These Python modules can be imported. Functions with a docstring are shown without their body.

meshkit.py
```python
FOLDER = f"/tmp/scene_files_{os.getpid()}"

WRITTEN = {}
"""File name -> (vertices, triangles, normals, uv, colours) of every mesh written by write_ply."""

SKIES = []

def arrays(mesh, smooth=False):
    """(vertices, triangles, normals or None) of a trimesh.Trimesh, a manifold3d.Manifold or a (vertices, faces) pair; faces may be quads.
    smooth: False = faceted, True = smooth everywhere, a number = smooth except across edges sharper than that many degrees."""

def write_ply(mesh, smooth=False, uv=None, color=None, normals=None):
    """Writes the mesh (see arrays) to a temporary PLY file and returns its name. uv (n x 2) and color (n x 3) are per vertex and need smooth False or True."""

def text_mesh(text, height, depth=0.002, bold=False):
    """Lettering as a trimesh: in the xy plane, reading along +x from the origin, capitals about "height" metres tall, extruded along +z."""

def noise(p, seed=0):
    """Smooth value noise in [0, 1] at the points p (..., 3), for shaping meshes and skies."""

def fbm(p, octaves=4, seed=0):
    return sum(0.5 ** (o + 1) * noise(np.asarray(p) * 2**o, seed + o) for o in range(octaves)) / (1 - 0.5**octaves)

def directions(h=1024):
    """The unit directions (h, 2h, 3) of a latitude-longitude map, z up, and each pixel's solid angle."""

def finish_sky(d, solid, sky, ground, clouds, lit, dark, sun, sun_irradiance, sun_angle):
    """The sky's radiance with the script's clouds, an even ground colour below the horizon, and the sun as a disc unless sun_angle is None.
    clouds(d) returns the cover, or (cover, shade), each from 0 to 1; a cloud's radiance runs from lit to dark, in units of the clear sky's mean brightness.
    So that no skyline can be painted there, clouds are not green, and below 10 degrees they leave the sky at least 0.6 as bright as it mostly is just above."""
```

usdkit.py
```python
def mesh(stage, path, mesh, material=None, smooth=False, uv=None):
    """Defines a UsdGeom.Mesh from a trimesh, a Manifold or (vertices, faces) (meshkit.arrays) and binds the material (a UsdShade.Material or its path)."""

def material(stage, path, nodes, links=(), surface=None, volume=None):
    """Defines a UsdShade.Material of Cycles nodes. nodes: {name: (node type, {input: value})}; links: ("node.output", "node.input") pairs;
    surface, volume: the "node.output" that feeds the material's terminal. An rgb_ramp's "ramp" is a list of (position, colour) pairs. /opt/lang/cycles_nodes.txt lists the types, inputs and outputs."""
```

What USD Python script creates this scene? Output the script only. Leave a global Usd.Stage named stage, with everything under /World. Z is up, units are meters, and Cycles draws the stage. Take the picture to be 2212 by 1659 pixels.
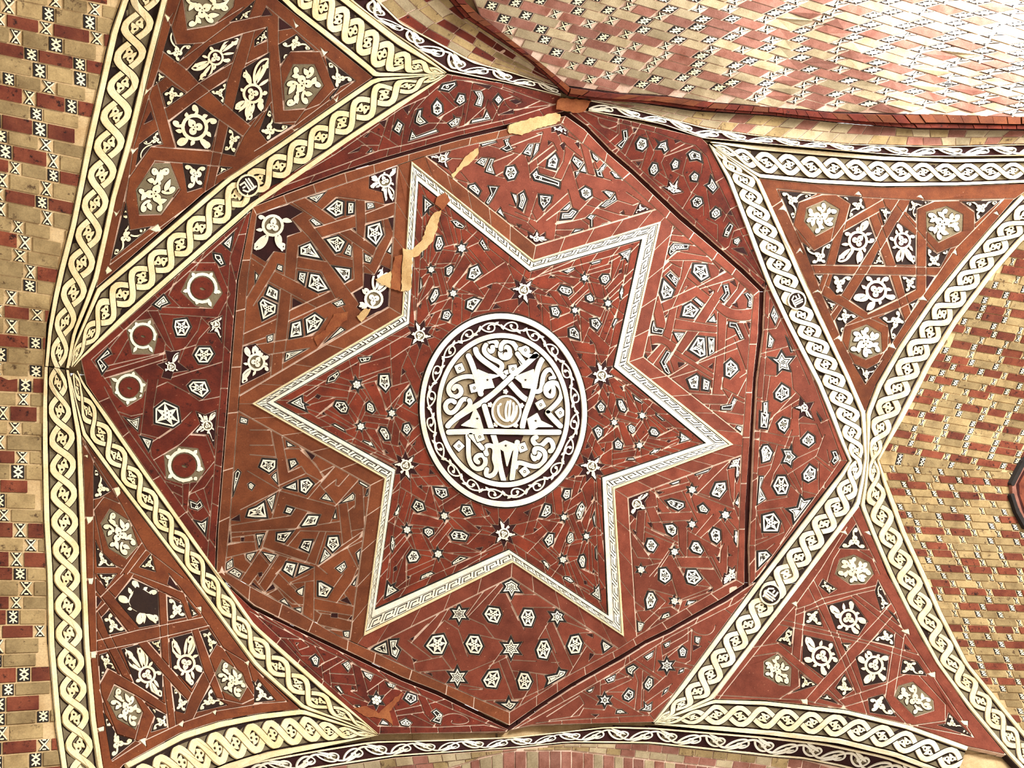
import math, random, warnings
import numpy as np, shapely, usdkit
import mapbox_earcut as earcut
from shapely.geometry import Polygon, LineString, Point, MultiPolygon, box
from shapely.ops import unary_union
from scipy.interpolate import LinearNDInterpolator, RegularGridInterpolator, CubicSpline
from scipy.ndimage import gaussian_filter
from pxr import Usd, UsdGeom, UsdLux, Gf
warnings.filterwarnings('ignore')
stage = Usd.Stage.CreateInMemory()
UsdGeom.SetStageUpAxis(stage, 'Z'); UsdGeom.SetStageMetersPerUnit(stage, 1.0)
UsdGeom.Xform.Define(stage, '/World')
# ------------------------------------------------------------------ camera, sky, sun, exposure
TILT = 0.35                     # the camera leans 20 degrees off the vertical
FPX, CU, CV = 1661.0, 1106.0, 829.5
EYE = np.array([0.0, 0.0, 1.6])
VAULT = 4.5                     # crown of the vault above the camera
c_, s_ = math.cos(TILT), math.sin(TILT)
ROT = np.array([[c_, 0, s_], [0, 1, 0], [-s_, 0, c_]])
cam = UsdGeom.Camera.Define(stage, '/World/camera')
cam.CreateHorizontalApertureAttr(36.0); cam.CreateFocalLengthAttr(36.0 * FPX / 2212)
right, up, fwd = ROT @ [1, 0, 0], ROT @ [0, -1, 0], ROT @ [0, 0, 1]
cam.AddTransformOp().Set(Gf.Matrix4d(*right, 0, *up, 0, *(-fwd), 0, *EYE, 1))
cam.CreateExposureAttr(-0.08)
sky = UsdLux.DomeLight.Define(stage, '/World/sky'); sky.CreateIntensityAttr(0.6); sky.CreateColorAttr(Gf.Vec3f(.97, .98, 1.0))
sun = UsdLux.DistantLight.Define(stage, '/World/sun'); sun.CreateIntensityAttr(7.0); sun.CreateAngleAttr(0.6); sun.CreateColorAttr(Gf.Vec3f(1.0, .97, .92))
SUN_FROM = np.array([.36, -.40, .84])            # daylight enters past the upper right vault
zax = SUN_FROM / np.linalg.norm(SUN_FROM); xax = np.cross([0, 0, 1.0], zax); xax /= np.linalg.norm(xax); yax = np.cross(zax, xax)
sun.AddTransformOp().Set(Gf.Matrix4d(*xax, 0, *yax, 0, *zax, 0, 0, 0, 12, 1))
# daylight rising from the open arch below the upper right vault
bay = UsdLux.RectLight.Define(stage, '/World/open_arch_daylight'); bay.CreateWidthAttr(3.0); bay.CreateHeightAttr(2.0); bay.CreateIntensityAttr(62.0); bay.CreateColorAttr(Gf.Vec3f(.95, .98, 1.0))
zb = -np.array([-.30, .36, .88]); zb /= np.linalg.norm(zb); xb = np.cross([0, 0, 1.0], zb); xb /= np.linalg.norm(xb); yb = np.cross(zb, xb)
bay.AddTransformOp().Set(Gf.Matrix4d(*xb, 0, *yb, 0, *zb, 0, 5.7, -3.5, 3.3, 1))
# ------------------------------------------------------------------ materials
def lin(c): return tuple((x / 255 / 12.92) if x < 10.3 else ((x / 255 + .055) / 1.055) ** 2.4 for x in c)
COL = {}
def mat(name, base, alt=None, stain=None, stain_at=.62, speck=None, scale=9.0, bump=.25, rough=.85):
    alt = alt or tuple(x * .8 for x in base); COL[name] = base
    n = {'g': ('geometry', {}), 'n1': ('noise_texture', {'scale': scale, 'detail': 5, 'roughness': .65}), 'r1': ('rgb_ramp', {'ramp': [(.33, lin(alt)), (.62, lin(base))]}),
         'n2': ('noise_texture', {'scale': scale * 2.3, 'detail': 7, 'roughness': .75}), 'n3': ('noise_texture', {'scale': 160, 'detail': 4, 'roughness': .7}),
         'p': ('principled_bsdf', {'roughness': rough, 'specular_ior_level': .18}), 'b': ('bump', {'strength': bump, 'distance': .006})}
    l = [('g.position', 'n1.vector'), ('g.position', 'n2.vector'), ('g.position', 'n3.vector'), ('n1.fac', 'r1.fac'), ('n3.fac', 'b.height'), ('b.normal', 'p.normal')]
    out = 'r1.color'
    if stain:
        n['r2'] = ('rgb_ramp', {'ramp': [(stain_at, (0, 0, 0)), (stain_at + .07, (1, 1, 1))]}); n['m2'] = ('mix', {'color2': lin(stain)})
        l += [('n2.fac', 'r2.fac'), ('r2.color', 'm2.fac'), (out, 'm2.color1')]; out = 'm2.color'
    if speck:
        n['n4'] = ('noise_texture', {'scale': 55, 'detail': 3, 'roughness': .6}); n['r3'] = ('rgb_ramp', {'ramp': [(.70, (0, 0, 0)), (.75, (1, 1, 1))]}); n['m3'] = ('mix', {'color2': lin(speck)})
        l += [('g.position', 'n4.vector'), ('n4.fac', 'r3.fac'), ('r3.color', 'm3.fac'), (out, 'm3.color1')]; out = 'm3.color'
    n['n5'] = ('noise_texture', {'scale': 130, 'detail': 5, 'roughness': .8}); n['r5'] = ('rgb_ramp', {'ramp': [(.3, (.72,) * 3), (.7, (1.12,) * 3)]}); n['m5'] = ('mix', {'mix_type': 'multiply', 'fac': 1.0})
    l += [('g.position', 'n5.vector'), ('n5.fac', 'r5.fac'), (out, 'm5.color1'), ('r5.color', 'm5.color2'), ('m5.color', 'p.base_color')]
    usdkit.material(stage, '/World/Looks/' + name, n, l, surface='p.BSDF')
DK, SP = (44, 20, 14), (186, 130, 96)
for i, k in enumerate((1.0, .93, 1.07)):
    t = lambda c: tuple(min(255, x * k) for x in c)
    mat(f'red{i}', t((122, 50, 30)), t((90, 36, 22)), DK, .60, SP)                    # fine star field
    mat(f'brown{i}', t((122, 66, 38)), t((98, 50, 28)), (70, 38, 26), .66, SP)       # left sectors
    mat(f'rose{i}', t((126, 62, 44)), t((102, 46, 31)), (72, 34, 24), .64, SP)        # right sectors
    mat(f'dark{i}', t((108, 42, 26)), t((78, 28, 18)), (40, 18, 13), .58, SP)         # triangles round the hexagon
    mat(f'strap{i}', t((112, 58, 30)), t((88, 42, 22)), (56, 26, 16), .64, SP)        # corner panels
    mat(f'ochre{i}', t((164, 138, 94)), t((128, 104, 68)), (84, 62, 40), .58)        # wall bricks
    mat(f'wine{i}', t((124, 64, 42)), t((92, 40, 27)), (46, 22, 16), .56)
    mat(f'sand{i}', t((176, 156, 122)), t((146, 126, 94)), (98, 80, 58), .64)         # far vault bricks
    mat(f'plum{i}', t((146, 98, 82)), t((118, 70, 54)), (84, 46, 36), .63)
mat('joint', (228, 196, 172), (196, 158, 132), (150, 104, 80), .66)
mat('white', (242, 233, 214), (226, 212, 184), (190, 164, 120), .70)
mat('cream', (236, 216, 172), (220, 194, 142), (190, 152, 92), .70)
mat('bone', (240, 226, 192), (226, 204, 160), (196, 164, 110), .70)
mat('plaster', (206, 172, 120), (176, 138, 88), (140, 100, 58), .66)
mat('mortar', (206, 176, 130), (180, 146, 100), (120, 90, 60), .64)
mat('black', (44, 38, 34), (34, 28, 26))
mat('maroon', (52, 20, 17), (40, 15, 13))
mat('umber', (44, 28, 20), (34, 20, 15))
mat('olive', (122, 108, 82), (104, 90, 66), (84, 70, 50), .66)
mat('taupe', (156, 136, 106), (138, 118, 88), (112, 92, 66), .68)
mat('groove', (62, 24, 18), (44, 16, 13))
mat('rust', (150, 88, 50), (118, 58, 32), (86, 40, 24), .64)
mat('floor_stone', (206, 198, 186), (186, 178, 166), scale=1.5)
# ------------------------------------------------------------------ the vault's surface
K = []                                          # (u, v, height of the surface as a share of the crown's)
def chain(*p, n=26):
    p = np.array(p, float)
    for a, b in zip(p[:-1], p[1:]):
        m = max(2, int(np.hypot(*(b - a)[:2]) / n))
        K.extend(a + (b - a) * t for t in np.linspace(0, 1, m, endpoint=False))
    K.append(p[-1])
NW, TT, NE, SE, BB, SW = (546, 447), (1222, 250), (1641, 628), (1608, 1262), (1101, 1567), (468, 1238)
OL, OTL, OTR, OR, OBR, OBL = (175, 778), (967, 158), (1528, 308), (1834, 996), (1411, 1562), (818, 1588)
P3 = lambda p, g: (p[0], p[1], g)
chain(*[P3(p, 1.0) for p in (NW, TT, NE, SE, BB, SW, NW)])
for o, a, b in ((OL, NW, SW), (OTL, NW, TT), (OTR, TT, NE), (OR, NE, SE), (OBR, SE, BB), (OBL, BB, SW)):
    chain(P3(a, 1.0), P3(o, .965), P3(b, 1.0))
for p in ((OL, (96, 790), (127, 582), (175, 410), (223, 142), (263, 0), (330, -250)), (OTL, (849, 73), (755, 0), (560, -250)), (OTR, (1650, 318), (1827, 330), (1979, 339), (2210, 337), (2400, 345)),
          ((1870, 990), (1941, 921), (1992, 820), (2065, 701), (2146, 592), (2210, 519), (2400, 400)), ((1895, 1005), (1928, 1073), (1956, 1149), (1998, 1239), (2034, 1323), (2091, 1433), (2210, 1579), (2330, 1720)),
          (OBR, (1660, 1591), (1782, 1605), (1915, 1632), (1985, 1658), (2180, 1730)), ((96, 790), (91, 972), (94, 1124), (101, 1239), (104, 1391), (119, 1568), (132, 1659), (140, 1760)), (OBL, (676, 1619), (550, 1645), (400, 1690), (300, 1760))):
    z = {'0': (.965, .955, .945, .93, .90, .87, .76), '1': (.965, .945, .92, .80)}.get(str(7 * 0) if len(p) == 7 and p[0] == OL else ('1' if p[0] == OTL else 'x'))
    if z is None:
        d = np.r_[0, np.cumsum(np.hypot(*np.diff(np.array(p, float), axis=0).T))]; d /= d[-1]
        z = .965 - .20 * d ** 1.6
    chain(*[P3(a, b) for a, b in zip(p, z)])
chain(P3(OL, .965), P3((96, 790), .965)); chain(P3(OR, .965), P3((1870, 990), .965), P3((1895, 1005), .965))
chain((1210, 190, .985), (1110, 157, .98), (1026, 134, .967), (980, 109, .962), (869, 51, .944), (818, 0, .925), (700, -130, .87))
chain((1277, 215, .985), (1378, 238, .98), (1525, 276, .963), (1650, 294, .953), (1827, 311, .928), (2030, 316, .878), (2210, 311, .82), (2400, 306, .76))
chain((420, 1730, .88), (550, 1682, .92), (692, 1659, .94), (854, 1634, .962), (1110, 1616, .972), (1227, 1604, .972), (1404, 1606, .962), (1660, 1634, .94), (1738, 1640, .93), (1826, 1658, .91), (2000, 1710, .86))
chain((1222, 205, .985), (1150, 140, .972), (1060, 62, .952), (990, 10, .935), (900, -80, .91)); chain((1235, 210, .985), (1442, 222, .972), (1650, 242, .946), (1827, 255, .92), (2030, 262, .872), (2212, 266, .815), (2400, 270, .76))
for p in ((-120, -250, .70), (-120, -60, .76), (-120, 300, .85), (-120, 800, .93), (-120, 1240, .88), (-120, 1760, .74), (2400, 470, .78), (2400, 700, .84), (2400, 990, .90), (2400, 1240, .86), (2400, 1600, .78), (700, 1760, .925),
          (1000, 1760, .955), (1300, 1760, .95), (1600, 1760, .93), (1000, -250, .86), (1400, -250, .85), (1800, -250, .82), (2400, -250, .76), (2400, 60, .79), (1500, 60, .91), (1850, 120, .875), (2100, 60, .84), (1750, -60, .865), (1250, -40, .91)): K.append(p)
K = np.array(K); _, keep = np.unique(np.round(K[:, :2]), axis=0, return_index=True); K = K[np.sort(keep)]
GX, GY = np.arange(-118, 2400, 6.0), np.arange(-248, 1760, 6.0)
RAW = LinearNDInterpolator(K[:, :2], K[:, 2])(*np.meshgrid(GX, GY, indexing='ij'))
GF = RegularGridInterpolator((GX, GY), gaussian_filter(np.where(np.isnan(RAW), np.nanmean(RAW), RAW), 3.2, mode='nearest'), bounds_error=False, fill_value=None)
def place(uv):
    uv = np.atleast_2d(np.asarray(uv, float)); q = np.clip(uv, [-118, -248], [2398, 1758])
    d = np.c_[(uv - [CU, CV]) / FPX, np.ones(len(uv))] @ ROT.T
    return EYE + d * (VAULT * GF(q) / d[:, 2])[:, None]
def normal(c):
    a, b, d = place([c, (c[0] + 3, c[1]), (c[0], c[1] + 3)])
    n = np.cross(b - a, d - a); n /= np.linalg.norm(n)
    return n if n @ (EYE - a) > 0 else -n
# ------------------------------------------------------------------ prims
TAKEN, COUNT, FLAT = {}, [0], []
def path_for(name, parent):
    base = parent + '/' + name; k = TAKEN.get(base, -1) + 1; TAKEN[base] = k
    return base if k == 0 else f'{base}_{k:03d}'
def keys(prim, **kw):
    for k, v in kw.items():
        if v: prim.SetCustomDataByKey(k, v)
ORIGIN = {}
def thing(name, label, cat, at, group=None, kind=None):
    p = path_for(name, '/World'); x = UsdGeom.Xform.Define(stage, p)
    o = place(at)[0]; x.AddTranslateOp().Set(Gf.Vec3d(*map(float, o))); ORIGIN[p] = o
    keys(x.GetPrim(), label=label, category=cat, group=group, kind=kind)
    return p
def polys(g): return [p for p in getattr(g, 'geoms', [g]) if p.geom_type == 'Polygon' and p.area > .8]
def dens(r, step):
    r = np.asarray(r)[:-1]; out = []
    for a, b in zip(r, np.roll(r, -1, 0)):
        m = max(1, int(np.hypot(*(b - a)) / step)); out.extend(a + (b - a) * k / m for k in range(m))
    return np.array(out)
def solid(g, front, back, step=28, grid=70):
    """A plate on the vault's surface: outline g in the photograph's frame, its face 'front' metres proud of the surface and its back 'back'."""
    V, F, n0 = [], [], 0
    todo = []
    for p in polys(g):
        a = p.bounds
        if max(a[2] - a[0], a[3] - a[1]) > 1.6 * grid and p.area > 2500:
            for x in np.arange(math.floor(a[0] / grid) * grid, a[2], grid):
                for y in np.arange(math.floor(a[1] / grid) * grid, a[3], grid):
                    cell = box(x, y, x + grid, y + grid)
                    if p.intersects(cell): todo += polys(p.intersection(cell))
        else: todo.append(p)
    for p in todo:
        rings = [dens(p.exterior.coords, step)] + [dens(i.coords, step) for i in p.interiors]
        rings = [r for r in rings if len(r) >= 3]
        v2 = np.vstack(rings); t = earcut.triangulate_float64(v2, np.cumsum([len(r) for r in rings]).astype(np.uint32)).reshape(-1, 3)
        if len(t) == 0: continue
        base = place(v2); n = normal(p.centroid.coords[0]); m = len(v2)
        tri = v2[t]; cr = np.cross(tri[:, 1] - tri[:, 0], tri[:, 2] - tri[:, 0]); t = np.where((cr > 0)[:, None], t[:, ::-1], t)
        V += [base + n * front, base + n * back]; F.append(t + n0); k = 0
        for r in rings:
            L = len(r); i = np.arange(L); j = (i + 1) % L
            s = (r[i, 0] * r[j, 1] - r[j, 0] * r[i, 1]).sum()
            q = np.array([k + i, k + j, k + j + m, k + i + m])
            # keep the walls facing outwards for outer rings (u right, v down) and inwards for holes
            q = q if (s > 0) == (r is not rings[0]) else q[::-1]
            q = q.T + n0
            F += [q[:, [0, 1, 2]], q[:, [0, 2, 3]]]; k += L
        n0 += 2 * m
    if not V: return None
    return np.vstack(V), np.vstack(F)
def part(name, g, front, back, m, parent, label=None, kind=None, **kw):
    if g.is_empty: return None
    s = solid(g, front, back, **kw)
    if s is None: return None
    FLAT.append((front, g, m)); COUNT[0] += 1
    p = path_for(name, parent); o = next((ORIGIN[q] for q in (parent, parent.rsplit('/', 1)[0], parent.rsplit('/', 2)[0]) if q in ORIGIN), np.zeros(3))
    x = usdkit.mesh(stage, p, (s[0] - o, s[1]), '/World/Looks/' + m)
    keys(x.GetPrim(), label=label, kind=kind)
    return p
def bricks(name, items, parent, limit=295):
    """items: (outline, front, back, material); the largest become parts of their own, the rest one part of stuff."""
    items = sorted(((q, f, b, m) for g, f, b, m in items for q in polys(g)), key=lambda i: -i[0].area)
    for q, f, b, m in items[:limit]: part(name, q, f, b, m, parent)
    rest = {}
    for q, f, b, m in items[limit:]: rest.setdefault(m, []).append((q, f, b))
    for m, l in rest.items():
        part('small_' + name + 's', MultiPolygon([q for q, f, b in l]), l[0][1], l[0][2], m, parent, kind='stuff')
# ------------------------------------------------------------------ drawing helpers in the photograph's frame
TILE = {'A1': (0, 0), 'A2': (550, 0), 'A3': (1100, 0), 'A4': (1650, 0), 'B1': (0, 410), 'B2': (550, 410), 'B3': (1100, 410), 'B4': (1650, 410),
        'C1': (0, 820), 'C2': (550, 820), 'C3': (1100, 820), 'C4': (1650, 820), 'D1': (0, 1239), 'D2': (550, 1239), 'D3': (1100, 1239)}
TILE = {k: (*v, 560 / 2212) for k, v in TILE.items()}
TILE.update(D4=(1650, 1239, 560 / 1269), P=(0, 0, 1), N=(400, 400, 280 / 1269), T=(1100, 180, 280 / 1269), E=(1480, 530, 280 / 1269), S=(1450, 1180, 280 / 1269), O=(960, 1420, 280 / 1269), W=(390, 1130, 280 / 1269),
            M=(890, 660, 400 / 1269), Q=(890, 820, 400 / 1269))
def pts(s, tile):
    x, y, k = TILE[tile]
    return [(x + k * float(a), y + k * float(b)) for a, b in (q.split(',') for q in s.split())]
def trace(*blocks):
    """blocks: (tile, text); every ';' ends an outline or line, a leading letter is a cell's kind."""
    out = []
    for tile, s in blocks:
        for i in s.split(';'):
            i = i.strip()
            if i:
                h, rest = (i.split(' ', 1) if i[0].isalpha() else ('', i))
                if h in ('b', 'q'):                 # centre and radius of a six-pointed star
                    x, y, k = TILE[tile]; a, r, *rot = rest.split(); cx, cy = pts(a, tile)[0]
                    out.append(('b' if h == 'b' else 's', list(star((cx, cy), float(r) * k, 6, .52, float(rot[0]) if rot else -90).exterior.coords)[:-1]))
                else: out.append((h, pts(rest, tile)))
    return out
def smooth(p, n=10, closed=False):
    p = np.array(p, float)
    if len(p) < 3: return p
    t = np.r_[0, np.cumsum(np.hypot(*np.diff(p, axis=0).T) ** .5 + 1e-6)]
    c = CubicSpline(t, p); return c(np.linspace(0, t[-1], n * (len(p) - 1) + 1))
def stroke(p, w0, w1=None, sm=True):
    q = smooth(p) if sm else np.array(p, float)
    if w1 is None: return LineString(q).buffer(w0 / 2, quad_segs=4)
    w = np.linspace(w0, w1, len(q)) / 2
    d = np.gradient(q, axis=0); d /= np.hypot(*d.T)[:, None] + 1e-9; nn = np.c_[-d[:, 1], d[:, 0]] * w[:, None]
    return Polygon(np.vstack([q + nn, (q - nn)[::-1]])).buffer(0).union(Point(q[0]).buffer(w[0], 4))
def good(p):
    g = Polygon(p)
    return g if g.is_valid else g.buffer(0)
def star(c, r, n=6, inner=.5, rot=-90, sx=1, sy=1):
    a = np.radians(rot) + np.arange(2 * n) * np.pi / n; rr = np.where(np.arange(2 * n) % 2 == 0, r, r * inner)
    return Polygon(np.c_[c[0] + rr * np.cos(a) * sx, c[1] + rr * np.sin(a) * sy])
def disc(c, r): return Point(c).buffer(r, 5)
class Strip:
    """A band between two edges: (s, t) in pixels along and 0..1 across, to the photograph's frame."""
    def __init__(self, A, B, n=160, curve=False):
        f = lambda p: np.array(p, float)
        A, B = (smooth(A), smooth(B)) if curve else (f(A), f(B))
        r = lambda p: (lambda d: np.c_[np.interp(np.linspace(0, d[-1], n), d, p[:, 0]), np.interp(np.linspace(0, d[-1], n), d, p[:, 1])])(np.r_[0, np.cumsum(np.hypot(*np.diff(p, axis=0).T))])
        if len(A) == len(B) and not curve:          # corresponding points given in pairs
            d = np.r_[0, np.cumsum(np.hypot(*np.diff((A + B) / 2, axis=0).T))]; x = np.linspace(0, d[-1], n)
            r = lambda p: np.c_[np.interp(x, d, p[:, 0]), np.interp(x, d, p[:, 1])]
        self.A, self.B = r(A), r(B); mid = (self.A + self.B) / 2
        self.L = np.hypot(*np.diff(mid, axis=0).T).sum(); self.W = np.hypot(*(self.A - self.B).T).mean(); self.n = n
    def at(self, s, t):
        s, t = np.atleast_1d(s).astype(float), np.atleast_1d(t).astype(float)
        k = np.clip(s / self.L, -.02, 1.02) * (self.n - 1); i = np.clip(np.floor(k).astype(int), 0, self.n - 2); f = (k - i)[:, None]
        a, b = self.A[i] * (1 - f) + self.A[i + 1] * f, self.B[i] * (1 - f) + self.B[i + 1] * f
        return a * (1 - t[:, None]) + b * t[:, None]
    def map(self, g):                               # g in (s, y) pixels, y across from 0 to W
        g = shapely.segmentize(g, 7.0)
        h = shapely.transform(g, lambda c: self.at(c[:, 0], c[:, 1] / self.W))
        return h if h.is_valid else h.buffer(0)
    def rib(self, t0, t1, s0=0, s1=None):
        s = np.linspace(s0, self.L if s1 is None else s1, 60)
        return good(np.vstack([self.at(s, np.full(60, t0)), self.at(s, np.full(60, t1))[::-1]]))
    def cuts(self, n, t0=0, t1=1, gap=3.0, jig=0):
        rng = random.Random(n); e = [0] + [self.L * (k + jig * (rng.random() - .5)) / n for k in range(1, n)] + [self.L]
        out = []
        for a, b in zip(e[:-1], e[1:]):
            s = np.linspace(a + gap / 2, b - gap / 2, 6)
            out.append(good(np.vstack([self.at(s, np.full(6, t0)), self.at(s, np.full(6, t1))[::-1]])))
        return out
# ------------------------------------------------------------------ inlays and arabesques
def inscribed(g):
    l = shapely.maximum_inscribed_circle(g, tolerance=1.0); a, b = l.coords[0], l.coords[-1]
    return a, math.hypot(a[0] - b[0], a[1] - b[1])
def biggest(g): return max(polys(g), key=lambda q: q.area, default=None)
def inlay(kind, g, parent, rng):
    """A dark cell set among the bricks with its white relief."""
    plate = biggest(g.buffer(-.6))
    if plate is None: return
    c, r = inscribed(g)
    if kind == 'd': part('dark_tile', plate, -.001, -.02, 'maroon', parent); return
    if kind == 'w': part('plaster_fill', plate, .0, -.02, 'bone', parent); return
    if kind in 'pr': arabesque('p' if kind == 'p' else 'r', g, parent, rng); return
    if kind == 'k':
        q = part('star_inlay', plate, -.002, -.02, 'black', parent)
        w = unary_union([disc((c[0] + r * .62 * math.cos(a), c[1] + r * .62 * math.sin(a)), r * .30) for a in np.arange(6) * math.pi / 3 + .3] + [disc(c, r * .3)])
        if q: part('relief', w.intersection(plate), .002, -.003, 'white', q)
        return
    big = r > 9
    e0, e1 = (4.2, 6.3) if big else (2.6, 4.2)
    a, b = g.buffer(-e0, join_style=2), g.buffer(-e1, join_style=2)
    q = part('inlay', plate, -.002, -.02, 'black', parent)
    if q is None or b.is_empty or biggest(b) is None:
        if q and not a.is_empty: part('relief', a, .001, -.003, 'white', q)
        return
    white = [a.difference(b)]; core = biggest(b).simplify(1.2)
    if kind == 'c':
        x0, y0, x1, y1 = core.bounds; st = 7.2 if big else 6.0
        inner = core.buffer(-2.4)
        pq = [(x, y) for j, y in enumerate(np.arange(y0, y1 + 1, st * .87)) for x in np.arange(x0 + (j % 2) * st / 2, x1 + 1, st)]
        cs = [p for p in pq if inner.contains(Point(p))] or [core.representative_point().coords[0]]
        white += [disc(p, 3.3).difference(disc(p, 1.5)) for p in cs]
    else:
        v = np.array(core.exterior.coords)[:-1]; cc = np.array(core.centroid.coords[0]); out = []
        convex = core.area / core.convex_hull.area > .93
        if convex:
            for k in range(len(v)):
                m = (v[k] + v[(k + 1) % len(v)]) / 2
                out += [v[k], cc + (m - cc) * .50]
            w = good(out)
        else: w = core.buffer(-1.6)
        ri = inscribed(core)[1]; holes = []
        if ri > 5.5:
            holes = [disc(cc, 1.6)] + [disc(cc + np.array([math.cos(t), math.sin(t)]) * ri * (.42 if convex else .5), 1.5) for t in np.arange(6) * math.pi / 3 + .5]
        elif ri > 3.5: holes = [disc(cc, 1.3)]
        if not convex and ri > 4:
            holes += [star(cc, ri * .9, 3, .3, rot=k * 120).buffer(0).difference(disc(cc, ri * .75)) for k in range(1)]
        white.append(w.difference(unary_union(holes)) if holes else w)
        if convex and ri > 7: white.append(core.difference(core.buffer(-1.1)))
    part('relief', unary_union([x.buffer(0) for x in white]), .002, -.003, 'white', q)
def curl(a, b, side, w):
    """A tapering tendril from a to b ending in a curl."""
    a, b = np.array(a), np.array(b); d = b - a; L = np.hypot(*d) + 1e-6; d /= L; n = np.array([-d[1], d[0]]) * side
    p = [a, a + d * .4 * L + n * .22 * L, a + d * .85 * L + n * .16 * L, b - n * .06 * L, b - d * .2 * L - n * .14 * L, b - d * .28 * L + n * .0 * L]
    return stroke(p, w, w * .7).union(disc(p[-1], w * .75))
def leaf(a, b, w):
    a, b = np.array(a), np.array(b); d = b - a; n = np.array([-d[1], d[0]]) / (np.hypot(*d) + 1e-6) * w / 2
    return good(np.vstack([smooth([a, a + d * .35 + n, b]), smooth([b, a + d * .35 - n, a])]))
def trefoil(c, r, ang):
    g, h = [], []
    for k in range(3):
        t = ang + k * 2 * math.pi / 3; p = (c[0] + r * .55 * math.cos(t), c[1] + r * .55 * math.sin(t))
        g.append(disc(p, r * .50) if k else leaf((c[0] + r * .05 * math.cos(t), c[1] + r * .05 * math.sin(t)), (c[0] + 1.35 * r * math.cos(t), c[1] + 1.35 * r * math.sin(t)), r * 1.0))
        if r > 5: h.append(disc((c[0] + r * .34 * math.cos(t), c[1] + r * .34 * math.sin(t)), max(1.1, r * .11)))
    return unary_union(g).difference(unary_union(h)) if h else unary_union(g)
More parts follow.
